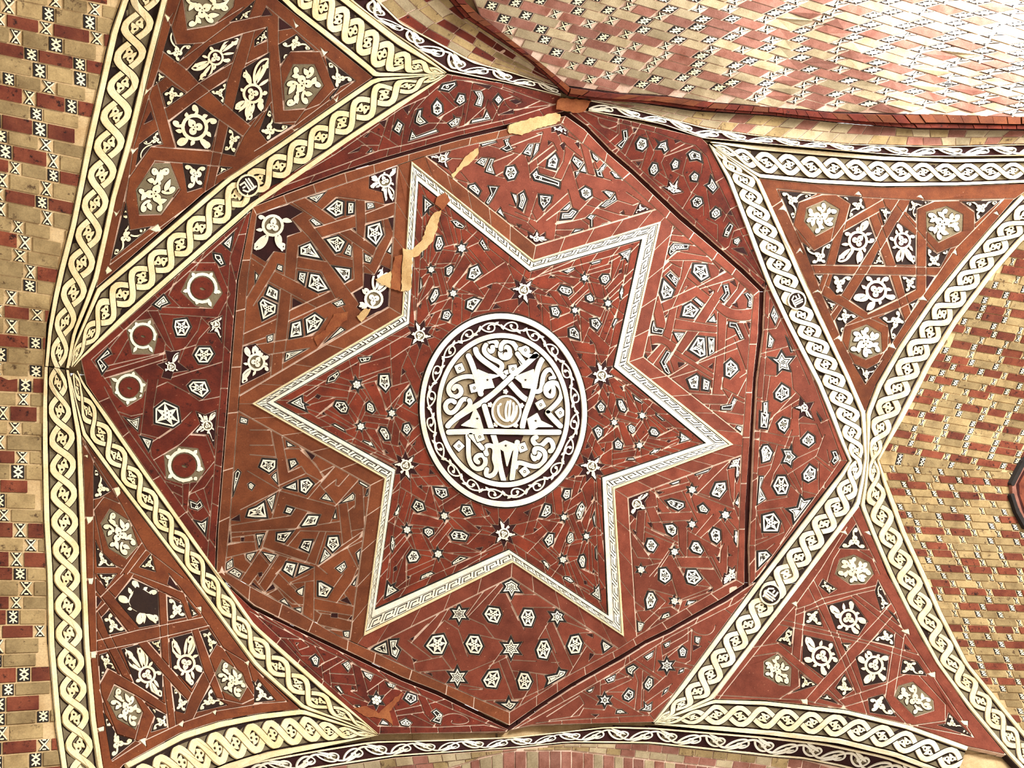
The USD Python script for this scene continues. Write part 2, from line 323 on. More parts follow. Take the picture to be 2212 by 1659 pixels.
def arabesque(kind, g, parent, rng, ground=None, light=None):
    """Carved plaster relief filling a cell: ring with trefoil, leaves and curling tendrils."""
    light = light or ('bone' if kind in 'fkt' else 'white'); ground = ground or {'f': 'olive', 'k': 'umber', 't': 'umber', 'p': 'maroon', 'r': 'olive'}[kind]
    plate = biggest(g.buffer(-.6))
    if plate is None: return
    c, r = inscribed(g); c = np.array(c); inner = g.buffer(-2.6)
    v = np.array(g.simplify(2).exterior.coords)[:-1]; dist = np.hypot(*(v - c).T); far = v[np.argmax(dist)]; ang = math.atan2(*(far - c)[::-1])
    W = []
    if kind == 'r':                                   # a knotted strap loop: brick ring inside a white scroll
        q = part('inlay', plate, -.0026, -.02, 'olive', parent)
        ring = disc(c, r * .92).difference(disc(c, r * .74)).difference(Polygon([c, c + r * 2 * np.array([math.cos(.4), math.sin(.4)]), c + r * 2 * np.array([math.cos(1.0), math.sin(1.0)])]))
        spk = unary_union([leaf(c + r * .86 * np.array([math.cos(t), math.sin(t)]), c + min(1.5, d / r * .92) * r * np.array([math.cos(t), math.sin(t)]), r * .22) for t, d in ((math.atan2(*(p - c)[::-1]), np.hypot(*(p - c))) for p in v)])
        if q:
            part('relief', ring.union(spk).intersection(inner), .001, -.004, 'white', q)
            part('loop', disc(c, r * .66).difference(leaf(c - [r * .16, 0], c + [r * .2, r * .1], r * .16)), .002, -.01, 'dark0', q)
        return
    w = max(2.2, r * .17)
    if kind == 'f':
        W.append(trefoil(c, r * .48, ang))
        for k, p in enumerate(v):
            b = c + (p - c) * .80; a = c + (p - c) * .34
            W.append(curl(a, b, 1 if k % 2 else -1, w)); W.append(leaf(c + (p - c) * .42, c + ((v[(k + 1) % len(v)] + p) / 2 - c) * .80, r * .30))
    elif kind == 't' or r < 9:
        W.append(trefoil(c, r * .62, ang))
        for k in np.argsort(-dist)[:4]:
            p = v[k]; W.append(curl(c + (p - c) * .2, c + (p - c) * .72, 1 if k % 2 else -1, max(2.0, r * .22)))
    else:
        o = c + (far - c) * -.05; R = r * .66
        W += [disc(o, R).difference(disc(o, R - w)), trefoil(o, R * .56, ang + math.pi)]
        for k, p in enumerate(v):
            if len(v) > 8 and k % 3: continue
            d = np.hypot(*(p - o))
            u = (p - o) / d
            if d > R * 1.25:
                W.append(curl(o + u * (R - w * .6), o + u * (d * .84), 1 if k % 2 else -1, w * .95))
                if d > R * 1.9: W.append(leaf(o + u * R * 1.05, o + u * (d * .95) + np.array([-u[1], u[0]]) * r * .15, r * .26))
            m = ((v[(k + 1) % len(v)] + p) / 2 - o)
            if np.hypot(*m) > R * 1.1: W.append(leaf(o + m / np.hypot(*m) * R * .95, o + m * .86 + np.array([-m[1], m[0]]) * .16, r * .20))
    white = unary_union([x.buffer(0) for x in W]).intersection(inner)
    q = part('carved_panel', plate, -.0026, -.02, ground, parent)
    if q is None: return
    if kind in 'fk':
        ol = white.buffer(1.6).intersection(plate)
        part('outline', ol, -.0018, -.006, 'umber' if kind == 'f' else 'maroon', q)
    if kind in 'kp' and r > 12: part('medallion', disc(c + (far - c) * -.05, r * .66 - w), -.0014, -.006, 'maroon' if kind == 'k' else 'olive', q)
    part('relief', white, .003, -.006, light, q)
def close(lines, outlines, reg, far=24):
    """Runs every joint on to the next joint, inlay or edge it points at, so that the bricks between are closed."""
    net = [LineString(l) for h, l in lines] + [LineString(list(l) + [l[0]]) for l in outlines if len(l) > 2] + [reg.exterior] + list(reg.interiors)
    tree = shapely.STRtree(net); out = []
    for i, (h, l) in enumerate(lines):
        l = [np.array(p, float) for p in l]
        for end in (0, -1):
            a, b = (l[0], l[1]) if end == 0 else (l[-1], l[-2]); d = (a - b) / (np.hypot(*(a - b)) + 1e-9)
            ray = LineString([a - d * 3, a + d * far]); best = None
            for j in tree.query(ray):
                if j == i: continue
                x = ray.intersection(net[j])
                for q in getattr(x, 'geoms', [x]):
                    if not q.is_empty:
                        c = np.array(q.coords[0]); t = (c - a) @ d
                        if best is None or t < best[0]: best = (t, c)
            if best is not None and best[0] > 0: l[end] = best[1]
        out.append((h, [tuple(p) for p in l]))
    return out
# ------------------------------------------------------------------ a field of bricks and inlays
def panel(name, label, cat, region, cells, lines, tone, joint=1.35, group=None, bed='joint', n0=0):
    reg = good(region) if not hasattr(region, 'area') else region
    o = thing(name, label, cat, reg.centroid.coords[0], group)
    rng = random.Random(len(cells) * 7 + n0)
    part('mortar_bed', reg, -.0065, -.05, bed, o, grid=40)
    lines = close(lines, [l for h, l in cells], reg)
    cut = unary_union([stroke(l, 2 * joint, sm=len(l) > 3 and h == 'v') for h, l in lines])
    cg = []
    for h, l in cells:
        g = good(l).intersection(reg.buffer(-1.0)); g = biggest(g)
        if g is not None and g.area > 14: cg.append((h, g))
    blob = unary_union([g.buffer(1.1) for h, g in cg])
    faces = polys(reg.buffer(-joint).difference(cut).difference(blob).buffer(-.35).buffer(.35))
    bricks('brick', [(q, rng.uniform(-.0008, .0008), -.03, f'{tone}{rng.choice((0, 0, 1, 2))}') for q in faces if q.area > 10], o)
    for h, g in cg:
        (arabesque(h, g, o, rng) if h in ('f', 't', 'k2') else inlay({'b': 'k'}.get(h, h), g, o, rng) if h != 'K' else arabesque('k', g, o, rng))
    return o
# ------------------------------------------------------------------ outlines measured on the vault
H1 = {'L': [(554, 463), (535, 600), (518, 830), (495, 1140), (485, 1236)], 'TL': [(554, 463), (658, 426), (727, 402), (798, 378), (869, 353), (917, 337), (1038, 307), (1100, 293), (1213, 267)],
      'TR': [(1213, 267), (1250, 302), (1310, 351), (1347, 387), (1401, 435), (1458, 489), (1504, 530), (1546, 565), (1591, 602), (1629, 638)], 'R': [(1629, 638), (1621, 720), (1614, 820), (1604, 962), (1599, 1096), (1596, 1180), (1592, 1253)],
      'BR': [(1592, 1253), (1551, 1274), (1439, 1340), (1386, 1369), (1333, 1404), (1281, 1431), (1224, 1462), (1159, 1504), (1101, 1539)], 'BL': [(485, 1236), (550, 1272), (654, 1328), (727, 1372), (803, 1406), (877, 1441), (950, 1473), (1034, 1510), (1101, 1539)]}
H2 = {'L': [(546, 447), (515, 607), (497, 830), (471, 1152), (468, 1238)], 'TL': [(546, 447), (621, 418), (741, 374), (818, 352), (990, 303), (1100, 277), (1222, 250)],
      'TR': [(1222, 250), (1263, 279), (1314, 332), (1363, 374), (1411, 420), (1467, 474), (1515, 514), (1556, 549), (1600, 588), (1641, 628)], 'R': [(1641, 628), (1638, 720), (1627, 820), (1619, 962), (1610, 1096), (1609, 1180), (1608, 1262)],
      'BR': [(1608, 1262), (1565, 1290), (1503, 1325), (1447, 1357), (1394, 1383), (1340, 1416), (1289, 1445), (1233, 1477), (1166, 1521), (1101, 1567)], 'BL': [(468, 1238), (550, 1308), (640, 1353), (725, 1393), (799, 1429), (870, 1463), (947, 1493), (1032, 1535), (1101, 1567)]}
H2B = {'L': [(544, 449), (512, 607), (494, 830), (468, 1152), (465, 1236)], 'TL': [(546, 445), (621, 414), (741, 369), (818, 344), (990, 294), (1100, 268), (1218, 241)],
       'TR': [(1233, 245), (1270, 272), (1322, 325), (1372, 368), (1420, 413), (1476, 466), (1524, 507), (1564, 542), (1609, 581), (1652, 624)], 'R': [(1653, 632), (1650, 720), (1637, 820), (1629, 962), (1624, 1096), (1619, 1180), (1620, 1266)],
       'BR': [(1620, 1266), (1572, 1299), (1508, 1334), (1452, 1366), (1399, 1391), (1345, 1425), (1294, 1453), (1238, 1485), (1171, 1529), (1105, 1575)], 'BL': [(466, 1240), (545, 1315), (638, 1360), (721, 1400), (796, 1436), (867, 1470), (944, 1501), (1029, 1543), (1098, 1575)]}
H3 = {'L': [(526, 481), (498, 554), (478, 830), (453, 1143), (449, 1196)], 'TL': [(565, 424), (617, 400), (740, 356), (820, 325), (884, 311), (980, 285), (1100, 257), (1205, 224)],
      'TR': [(1246, 243), (1306, 295), (1359, 343), (1410, 390), (1510, 483), (1577, 547), (1648, 604)], 'R': [(1663, 645), (1660, 700), (1647, 867), (1637, 1022), (1632, 1178), (1632, 1248)],
      'BR': [(1610, 1288), (1589, 1303), (1450, 1374), (1414, 1397), (1349, 1439), (1242, 1502), (1160, 1548), (1112, 1574)], 'BL': [(540, 1320), (600, 1353), (680, 1394), (758, 1431), (825, 1464), (879, 1488), (917, 1505), (982, 1534), (1045, 1560), (1085, 1574)]}
S0 = [(889, 349), (1152, 562), (1427, 479), (1358, 782), (1583, 960), (1327, 1056), (1347, 1374), (1107, 1214), (786, 1373), (831, 1033), (545, 872), (868, 680)]
S1 = [(904, 394), (1144, 587), (1384, 519), (1324, 793), (1521, 957), (1299, 1030), (1312, 1327), (1099, 1186), (811, 1314), (855, 1013), (594, 868), (884, 701)]
def offset(P, d):
    """The closed outline P moved inwards by d (outwards if negative), its corners kept in order."""
    P = np.array(P, float); n = len(P); out = []
    for i in range(n):
        a, b, c = P[i - 1], P[i], P[(i + 1) % n]; u, v = (b - a) / np.hypot(*(b - a)), (c - b) / np.hypot(*(c - b))
        p, q = b + d * np.array([-u[1], u[0]]), b + d * np.array([-v[1], v[0]])
        t = np.linalg.solve(np.c_[u, -v], q - p); out.append(tuple(p + u * t[0]))
    return out
S2 = offset(S1, 15)
SOUT = offset(S0, -29)
# cells (kind, outline) and joints of every field, in the frames of TILE
ULC = trace(('N', 'p 700,285 1020,185 1155,260 1040,330 1135,455 1000,495 985,665 870,645 790,750 655,665'),
 ('B2', 's 440,65 620,10 530,115;s 585,165 700,70 770,95 765,215 690,245;s 785,95 860,100 855,210 780,222;s 950,105 1015,105 1030,155 955,175;s 465,260 500,235 590,300 520,315;s 950,300 1080,260 1110,385 1040,495 945,410;d 1140,240 1195,230 1185,370;s 1190,420 1180,560 1120,530;s 585,415 715,380 790,440 740,535 690,550;s 800,450 835,480 828,575 755,548;s 375,480 480,435 590,605 375,565;s 930,535 1010,575 990,630 935,615;s 645,640 830,665 825,760 770,800;s 370,690 455,700 430,830 360,770;s 465,700 560,715 650,855 540,885 440,835;s 115,800 215,855 205,965 75,905;s 25,960 65,910 200,975 190,1060 60,1130;s 195,630 245,645 240,705 180,680;s 0,690 40,730 0,820;s 655,965 745,930 775,980 705,1005;s 305,1130 405,1100 420,1255 285,1280;s 418,1097 515,1040 605,1105 545,1200 435,1250;s 100,1245 165,1225 160,1290 105,1310;s 570,1330 735,1165 780,1195;s 262,1385 470,1350 250,1475;d 325,920 415,970 320,1010;d 835,325 865,320 870,360;p 840,880 930,830 935,710 1025,725 1080,640 1165,680 1165,1010 1050,1040 960,1090 870,1000 890,975'),
 ('P', 'p 517,750 552,742 568,760 583,768 583,802 517,835;p 798,380 869,354 856,436 831,441 826,415 797,407'))
ULL = trace(('B2', '430,65 690,250;340,120 600,300;585,165 700,60 1020,100 1110,125;860,100 870,370;945,100 950,270 935,430;510,325 865,215;580,405 865,320;600,300 520,315;955,200 1205,100;950,285 1140,240 1210,210;1100,260 1115,385 1040,500 990,630 930,620;1180,400 1030,720;730,370 1020,570;820,335 1050,500;315,250 460,400 620,610 890,970;470,270 690,560 835,590;370,570 600,610;360,665 570,700 650,850;835,480 850,760 770,800;925,530 930,820 830,880;275,400 400,350;275,400 255,720;375,470 345,780;265,520 165,525;165,525 -40,880;180,680 -10,990;170,690 370,790 540,885;115,780 520,1000;220,860 170,1310;310,920 290,1130 270,1290;-20,1195 190,1100;-20,1300 170,1230;320,1020 655,860;310,1110 720,920;10,1320 500,1240;20,1420 470,1350;10,1320 20,1420;500,1240 620,1090;150,1420 140,1550;245,1390 240,1480;-60,560 60,640;1025,725 930,640;560,1330 780,1050 700,930'))
TPC = trace(('T', 'p 415,425 500,400 580,460 570,520 510,490 480,510 460,470 415,480;s 120,690 190,590 250,583 215,720;s 255,583 305,580 290,660 190,790 222,715;s 355,830 370,740 455,665 495,745 470,855;s 605,755 630,700 735,770 680,850;s 740,775 765,885 695,870 650,935 640,860 690,850;c 790,645 890,740 860,775 815,735;c 835,835 870,850 930,775 960,800 910,870 930,930 860,915;c 985,870 1010,850 1120,940 1040,935;c 205,890 275,820 295,880 510,955 500,1040 440,1010 240,955;d 500,600 535,575 555,600 535,660;d 645,580 690,570 690,640;d 380,560 420,575 385,610;d 270,490 330,475 320,495'),
 ('P', 's 1092,358 1112,355 1121,372 1113,388 1097,392 1087,376;s 1011,398 1027,394 1041,412 1033,430 1019,428 1007,412;c 1053,400 1079,402 1066,428 1054,446 1046,440 1059,418;s 1072,458 1081,447 1096,478;s 1250,410 1264,400 1279,408 1281,424 1266,434 1254,426'),
 ('A2', 's 1880,1390 1935,1340 2000,1345 1960,1430;s 2005,1345 2055,1350 2030,1410 2060,1500 1960,1470 1970,1430;p 1450,1330 1680,1275 1650,1340 1690,1350 1640,1380 1660,1450;c 1920,1225 2060,1195 2070,1215 1940,1255;c 2120,1190 2180,1170 2170,1210 2212,1275 2150,1300 2090,1270 2140,1240'),
 ('B3', 's 10,20 70,40 75,90 60,150;s 75,35 130,0 160,80 120,190 62,152 80,92;s 245,30 375,45 360,110 290,185 250,120;s 430,180 520,100 530,145 500,180;s 425,265 440,185 500,185 535,150 600,180 540,255;s 790,10 830,0 905,20 860,80;s 905,25 925,90 820,155 760,145 830,85 865,82;d 945,195 975,175 985,215;p 1055,220 1110,110 1250,190 1100,230;c 790,290 870,270 905,290 790,325;c 650,240 690,205 745,215 715,250 715,340 690,345 690,260;s 510,395 560,330 635,330 625,370;p 110,430 165,390 155,350 210,380 235,340 265,390 310,360 310,410 370,440 220,500;d 190,180 205,195 245,255;d 60,290 105,300 90,330'))
TPL = trace(('T', '0,790 120,685;70,620 0,640;165,720 190,790 210,950;305,580 325,490;190,790 440,600;290,790 455,655;280,790 290,880 520,945;430,580 470,660;490,520 545,660;495,740 470,870 350,830;545,660 530,760 470,870;560,610 720,740;630,700 600,760 530,920;680,560 700,620 770,880;780,620 830,830;600,770 650,940;765,885 900,920 1000,950;580,520 720,590;890,740 930,780;815,735 870,850;960,800 1110,950;930,930 1000,950;20,610 330,490'),
 ('B3', '160,80 130,200 120,190;245,30 180,230;375,45 290,220;190,180 240,280;290,220 500,30;320,260 430,180;500,0 540,150;600,180 540,265 425,270;410,290 540,265 680,230;720,55 600,180;740,160 680,230;740,150 940,210 1100,230;720,210 890,280;420,180 395,370;395,290 420,270;400,340 640,340;640,270 680,300 690,360;395,380 480,405;760,140 800,100 720,60;930,90 1060,130 1110,110;1000,20 1120,100;0,210 150,270 230,350;50,190 170,240;60,310 150,350;60,150 0,130'),
 ('A2', '1690,1520 1820,1560;1540,1430 1520,1530;1760,1470 1900,1640;2060,1500 2130,1460;2060,1500 2212,1540;1920,1240 1910,1310;1970,1230 2212,1300;2060,1370 2212,1310;1650,1440 1700,1500;1700,1350 1900,1360'))
URC = trace(('B3', 's 1350,290 1420,315 1385,375 1345,350;c 1400,450 1545,460 1530,510 1430,520 1375,570 1340,520;s 1565,620 1690,625 1720,745 1635,795 1550,710;c 1330,730 1375,690 1455,760 1425,835;s 1255,815 1315,745 1420,850 1395,925 1305,950;s 1455,1090 1480,985 1550,945 1640,1020 1580,1105;s 1560,935 1595,910 1670,970 1645,1010;c 1815,810 1870,800 1890,890 1835,970 1795,930 1835,880;c 2000,885 2035,870 2080,910 2070,1010 2030,1005 2035,940;s 1680,1130 1750,1055 1775,1140;c 1870,1120 1945,1130 2010,1270 1970,1285 1920,1185 1870,1175;c 1205,1120 1240,1110 1255,1170 1330,1185 1310,1240 1210,1225;s 1390,1210 1510,1215 1440,1310;s 1515,1370 1600,1240 1680,1250 1690,1420 1630,1445;s 1686,1250 1760,1255 1755,1390 1698,1425;c 1100,1360 1135,1340 1185,1440 1150,1465 1100,1430;c 1280,1470 1340,1365 1390,1385 1340,1470 1385,1570 1340,1590;s 1830,1480 1890,1430 1955,1490 1970,1540 1890,1620 1830,1595;d 1285,590 1325,610 1255,660;d 1810,665 1840,690 1790,720;d 1700,855 1750,860 1715,890;d 1330,1085 1360,1050 1350,1090;d 1505,830 1525,820 1490,870;d 1215,1320 1280,1320 1225,1380;d 1440,1470 1510,1480 1450,1520;d 2030,1130 2065,1130 2060,1210;d 1900,975 1940,960 1950,1005;d 1880,780 1920,770 1940,830;d 1700,1510 1740,1480 1735,1530'),
 ('P', 's 1481,818 1505,805 1513,812 1510,844 1490,842;s 1516,812 1537,822 1533,847 1514,844'), ('C3', 'c 1805,220 1890,205 1915,145 1950,165 1900,265 1800,265;s 1945,385 1995,400 1980,460 1920,425'))
URL = trace(('B3', '1325,430 1440,445 1600,480;1470,390 1560,400;1380,575 1440,525 1700,570 1800,690;1430,600 1600,600 1690,620;1290,575 1430,650 1480,670;1490,600 1460,760;1565,620 1420,950;1370,600 1340,630 1250,740;1360,660 1250,760;1360,660 1460,760;1530,760 1700,900;1560,720 1720,850;1640,810 1850,700;1670,830 1900,760;1750,870 1590,1110;1830,890 1680,1130;1780,870 1810,810;1305,960 1540,850;1320,1040 1560,940;1200,880 1255,1170;1250,800 1320,1040 1330,1090;1360,1050 1330,1180;1440,990 1390,1240;1430,1100 1770,1160;1410,1190 1760,1220;1780,1060 1775,1390;1860,1100 1840,1430;1890,1000 1990,870;1840,980 1950,840;1990,880 1900,990;1950,840 1970,760;1940,1130 2040,1130;2000,1130 2060,1280;2010,1270 1870,1330 1640,1450;1890,1260 1870,1270;1660,1460 1900,1370;1920,1270 2030,1560;1480,1400 1730,1560;1460,1440 1700,1590;1600,1240 1480,1400;1510,1220 1370,1450 1390,1510;1440,1310 1390,1400;1280,1330 1160,1460;1330,1350 1230,1490 1180,1470;1150,1160 1160,1380 1230,1390;1190,1150 1220,1380;1400,1600 1560,1550;1350,1600 1510,1500;1760,1480 1740,1680;1830,1600 1810,1700;2030,1560 1970,1600;1300,480 1340,380 1410,315;v 1750,1010 1800,1050 1860,1090 1960,1115 2070,1110;v 1800,960 1850,990 1910,1015 1990,1020 2070,1010;v 1210,1240 1300,1245 1370,1280 1430,1320;v 1230,1320 1290,1310 1340,1335 1360,1360'),
 ('C3', '1430,40 1500,150;1480,110 1800,130 1850,130;1580,205 1830,210 1860,210 1900,130;1720,30 1730,110;1810,70 1850,130;1820,-20 1820,70 2020,170;1970,100 2010,20;1715,215 1700,310;1780,265 2000,300;1800,360 2000,390;1940,170 2010,200'))
LRC = trace(('C3', 'b 1560,940 62;b 1560,1235 58;b 1845,1155 66;b 1410,1470 60;b 1125,1622 60;s 1320,1030 1385,1010 1500,1040 1505,1090 1445,1130 1365,1090;s 1600,1080 1655,1045 1715,1110 1690,1150 1620,1140;s 1710,970 1755,870 1855,860 1865,940 1800,1025 1720,1000;s 1310,1230 1400,1220 1440,1260 1435,1320 1395,1350 1340,1315;s 1150,1420 1175,1350 1230,1350 1280,1410 1235,1485 1180,1470;s 1530,1440 1565,1370 1620,1375 1670,1460 1640,1505 1560,1480;s 1700,1310 1740,1250 1810,1280 1815,1370 1775,1415 1720,1380;c 1570,790 1765,715 1700,790 1590,825;c 1345,880 1460,845 1455,885 1395,905;c 1920,1060 1960,960 1960,1090;c 1915,1380 1920,1280 1955,1290 1945,1430;c 1005,1365 1040,1430 1020,1520 1000,1480;p 985,1010 1100,960 1185,935 1195,990 1160,1040 1170,1110 1100,1120 1085,1190 1040,1150 1000,1200 990,1120;p 1855,770 1900,680 1980,655 1965,830 1945,890 1925,820 1930,750;d 1250,950 1320,960 1280,980;d 1270,1090 1300,1130 1270,1130;d 1180,1220 1220,1220 1220,1270;d 1050,1275 1090,1300 1080,1330;d 1765,1515 1800,1510 1795,1560;d 1870,1480 1900,1500 1875,1510'),
 ('S', 's 125,300 145,215 250,215 320,320 235,395 150,370;p 500,345 520,260 550,270 560,195 600,220 625,190 640,320 510,385'),
 ('P', 's 1422,1226 1440,1224 1452,1240 1452,1252 1437,1264 1421,1254'),
 ('D3', 'b 1410,235 60;s 1150,220 1180,145 1235,150 1270,220 1235,300 1165,320;s 1060,520 1070,410 1045,390 1075,350 1095,405 1160,420 1130,490;c 1280,400 1310,345 1365,325 1380,370;c 1500,280 1520,230 1605,225 1590,250;c 1025,60 1050,100 1040,200;d 1690,155 1740,120 1735,155'))
LRL = trace(('C3', '1260,950 1510,880;1290,1000 1500,940;1510,820 1560,900;1600,790 1620,850 1720,720;1620,960 1890,690;1870,830 1890,1000 1960,1190;1930,830 1920,1060;1590,960 1710,1000;1550,1000 1590,1120 1625,1140;1500,1000 1590,1180;1600,980 1860,1080;1280,1140 1500,1130;1290,1215 1520,1200;1250,960 1270,1080 1130,1100;1250,980 1350,1090;1250,1100 1310,1230;1170,1110 1230,1280 1400,1350;1170,1260 1420,1380;1190,1310 1400,1400;1440,1260 1450,1440 1490,1500;1520,1260 1520,1440;1530,1290 1800,1440;1630,1280 1740,1150;1690,1300 1800,1200;1820,1210 1960,1420;1870,1200 1940,1280;1815,1370 1790,1540;1830,1400 1780,1520;1440,1515 1730,1515 1800,1660;1440,1600 1760,1620;1430,1530 1500,1680;1390,1420 1270,1600 1200,1680;1360,1500 1240,1680;1280,1410 1190,1500 1230,1570;1000,1340 1100,1520 1230,1530;1060,1320 1190,1500;1090,1200 1080,1330 1160,1420;1165,1120 1150,1350;1000,1280 1060,1200;1180,1590 1300,1560;1185,930 1290,1000'),
 ('S', '310,0 430,230 500,350;430,80 480,160 490,0;550,190 555,0;60,105 340,105;140,210 410,215;0,280 60,500;60,180 130,300;90,540 200,510 400,440;240,380 410,405;250,220 400,400 410,440;0,590 75,640'),
 ('D3', '1000,130 1100,350;1060,230 1140,290;1100,320 1200,310 1280,370;1150,420 1340,240 1270,180;1180,480 1280,380;1190,130 1370,180;1390,50 1430,170;1470,220 1700,130;1450,310 1480,230;1340,290 1400,280 1450,320'))
BTC = trace(('D2', 'q 1745,345 108;s 985,650 1080,570 1130,560 1150,700 1070,685;s 1135,558 1240,550 1220,610 1255,650 1215,740 1155,702;s 1940,345 1990,270 2095,285 2120,350 2080,440 1990,420;s 1440,620 1510,520 1620,505 1660,590 1610,700 1520,700;s 1780,600 1830,515 1920,520 1965,620 1920,700 1830,690;s 1930,910 1990,820 2090,810 2110,890 2070,990 1970,980;q 1730,885 114;d 1325,560 1370,535 1350,575;d 1340,720 1360,760 1390,740;d 1450,845 1510,850 1520,880'),
 ('P', 'q 1105,1267 31;q 1104,1401 30'),
 ('D3', 'q 410,370 100;s 300,870 400,850 425,790 445,815 505,825 475,880 295,985 320,915;s 80,370 120,290 205,295 235,370 200,465 120,460;s 215,650 260,560 330,555 370,640 330,745 240,730;s 480,620 520,525 600,510 640,590 610,690 520,700;s 55,910 90,830 170,840 210,920 170,1000 80,1000;s 780,600 800,540 915,605 800,690;d 660,520 715,515 715,550;d 690,680 730,690 680,750'), ('O', 's 485,435 600,435 630,365 660,430 735,435 655,535'))
BTL = trace(('D2', '1310,570 1480,700;1230,620 1350,720 1370,830;1370,760 1600,710 1690,830;1540,500 1640,330;1360,570 1560,360;1530,500 1620,400 1740,480;1620,505 1720,740;1740,480 1820,710;1870,400 1960,440 1990,480;1980,540 2070,560;1430,840 1700,820;1840,830 1980,770;2010,800 2090,690;2110,810 2212,1080;1830,990 1950,990;1940,1085 2100,1080;1820,960 1950,980;1860,330 2050,130;1950,340 2080,170;1830,330 1960,150;1370,540 1480,430;2140,720 2000,790'),
 ('D3', '20,280 80,400;0,220 130,480;60,180 280,180 430,280;120,290 310,290;330,430 250,560;310,450 400,680;400,470 520,740;420,500 480,640;500,420 720,500 800,550;600,510 720,500;640,590 740,690;690,690 790,690;650,640 500,880;370,670 430,800;40,740 230,750;20,830 300,860;360,760 430,760;0,770 60,920;210,920 100,1110;170,840 320,870;240,930 250,1050;0,1080 90,1070;80,1080 280,990'))
LLC = trace(('C2', 's 25,750 60,665 195,675 190,760 125,810;s 150,810 190,780 205,910 140,835;s 280,680 350,670 380,720 300,780;s 230,920 365,855 370,960 250,935;s 376,850 460,830 520,890 440,990 378,960;s 555,1020 610,960 680,1050;s 700,1070 840,960 860,990 850,1030;s 660,1190 695,1090 705,1190;c 885,855 1000,890 960,930 890,890;c 940,1000 960,934 1005,900 990,990;s 265,515 355,570 275,580;d 420,590 520,650 490,690;s -85,1180 -60,1100 10,1075 90,1022 120,1190 0,1190;s 95,1020 190,960 150,1140;s 240,1140 270,1070 350,1095 310,1160;s 380,1250 450,1145 570,1150 530,1250 400,1265;s 180,1300 350,1280 260,1400 175,1380;s 370,1440 410,1360 510,1360 470,1490;s 540,1590 595,1430 660,1500;s 600,1420 620,1330 720,1325 740,1420 665,1490;s 20,1320 90,1310 40,1450;s 60,1480 185,1500 130,1560;s 265,1545 370,1565 330,1700 225,1630;s 380,1565 515,1600 345,1690;s 860,1480 925,1420 890,1600;s 680,1610 770,1545 790,1600 740,1659'),
 ('C1', 's 2050,310 2120,335 2110,385 2040,370;s 2110,890 2140,870 2180,900 2150,950 2120,930;c 2000,790 2030,760 2060,790 1990,1000 1975,1010;d 1960,1200 2045,1150 2050,1210'),
 ('W', 's 440,390 515,340 520,430 445,470;s 455,480 525,434 610,490 575,550;s 730,105 835,95 765,260;s 640,300 750,275 685,390 640,340;s 780,275 945,310 885,400;s 950,770 1020,730 1090,830;s 1095,832 1190,820 1185,895;s 1130,655 1215,610 1200,720 1150,700;d 590,140 625,140 620,180 590,180;d 755,490 800,480 800,520 770,530;d 690,600 710,580 820,685;d 825,680 905,595 930,640;d 465,200 480,10 492,190'),
 ('D2', 's 530,60 570,60 680,120 620,215 530,200;s 345,150 420,110 410,190 380,185;s 750,490 820,485 820,560 760,540;s 820,100 880,10 860,110;d 655,340 710,340 710,380 650,375;d 800,390 835,355 835,400;d 730,230 790,200 830,270'))
LLL = trace(('C2', '-40,430 140,430 150,500;-40,560 160,560;-40,640 180,660;140,430 180,640 215,930;235,490 290,790;260,590 380,590 520,720 590,840;385,570 600,830;290,790 400,740 440,800;215,900 440,800 570,870;470,1000 680,750;530,890 600,830 690,740 830,800;560,790 650,750;600,930 700,850 690,900 720,910 790,830;690,1080 850,900;600,950 700,1070;215,950 690,1080;215,950 150,1180;270,1070 470,1130;-120,1230 310,1160 350,1100;-120,1300 360,1270 720,1210;360,1270 450,1140;300,1400 390,1290 720,1300;700,1100 650,1220;720,1100 750,1390;800,1120 830,1330;800,1120 860,1070 850,1100;860,980 860,1070;930,1000 940,1270;830,1290 940,1270 900,1340;740,1420 930,1290;660,1500 930,1370;550,1590 900,1350;65,1430 520,1580;180,1380 470,1490;65,1430 100,1310;540,1330 470,1490;600,1330 520,1580;-60,780 210,940;-120,1110 200,950;190,1500 80,1659;290,1550 180,1659;830,1510 880,1610 860,1659;550,1600 620,1659'),
 ('D2', '160,80 400,290;80,150 200,240;300,70 420,190;430,100 410,360;510,0 505,420;510,210 850,280;510,310 840,360;610,210 760,0;710,240 840,60;530,320 570,350 540,410;570,340 650,350;720,380 840,410;525,430 760,490;750,490 670,480;770,180 830,280;300,90 510,60'),
 ('W', '490,20 500,190 640,185;600,130 720,115 740,250;455,215 580,190;450,340 760,265;500,340 520,430 640,490;630,320 640,360 700,410;770,290 590,560;770,290 870,410;960,320 820,530;1050,350 830,680;850,100 800,240 960,310 1265,400;680,600 750,510;730,550 830,680;970,500 1120,650;910,590 1010,720 1090,790 1200,800;840,700 940,650;1080,580 1265,500'))
TILE['Z'] = (1250, 790, 280 / 1269)
ARMC = trace(('Z', 's 160,395 215,330 275,395 255,460 195,465;s 370,320 435,325 485,430 455,470 400,450 370,380;s 475,590 510,565 565,600 555,655 520,672 485,640;s 130,620 190,575 250,620 240,690 185,740;s 335,745 385,700 445,760 430,830 345,825;s 680,640 710,595 760,605 805,665 770,705 700,690;s 955,690 990,690 990,640 1110,725 980,765 995,720;c 520,265 640,360 620,375 545,335;c 750,450 860,540 820,545 755,490;c 695,850 740,815 810,805 780,845 700,875;c 455,930 480,900 545,895 560,930;b 348,555 58;b 622,488 60;b 595,780 60;d 400,200 435,205 440,250;d 275,262 305,268 290,310;d 140,235 170,240 130,285;d 85,760 110,800 65,815;d 870,610 900,620 880,640;d 860,740 885,722 910,738 885,755;d 220,820 255,800 250,845'))
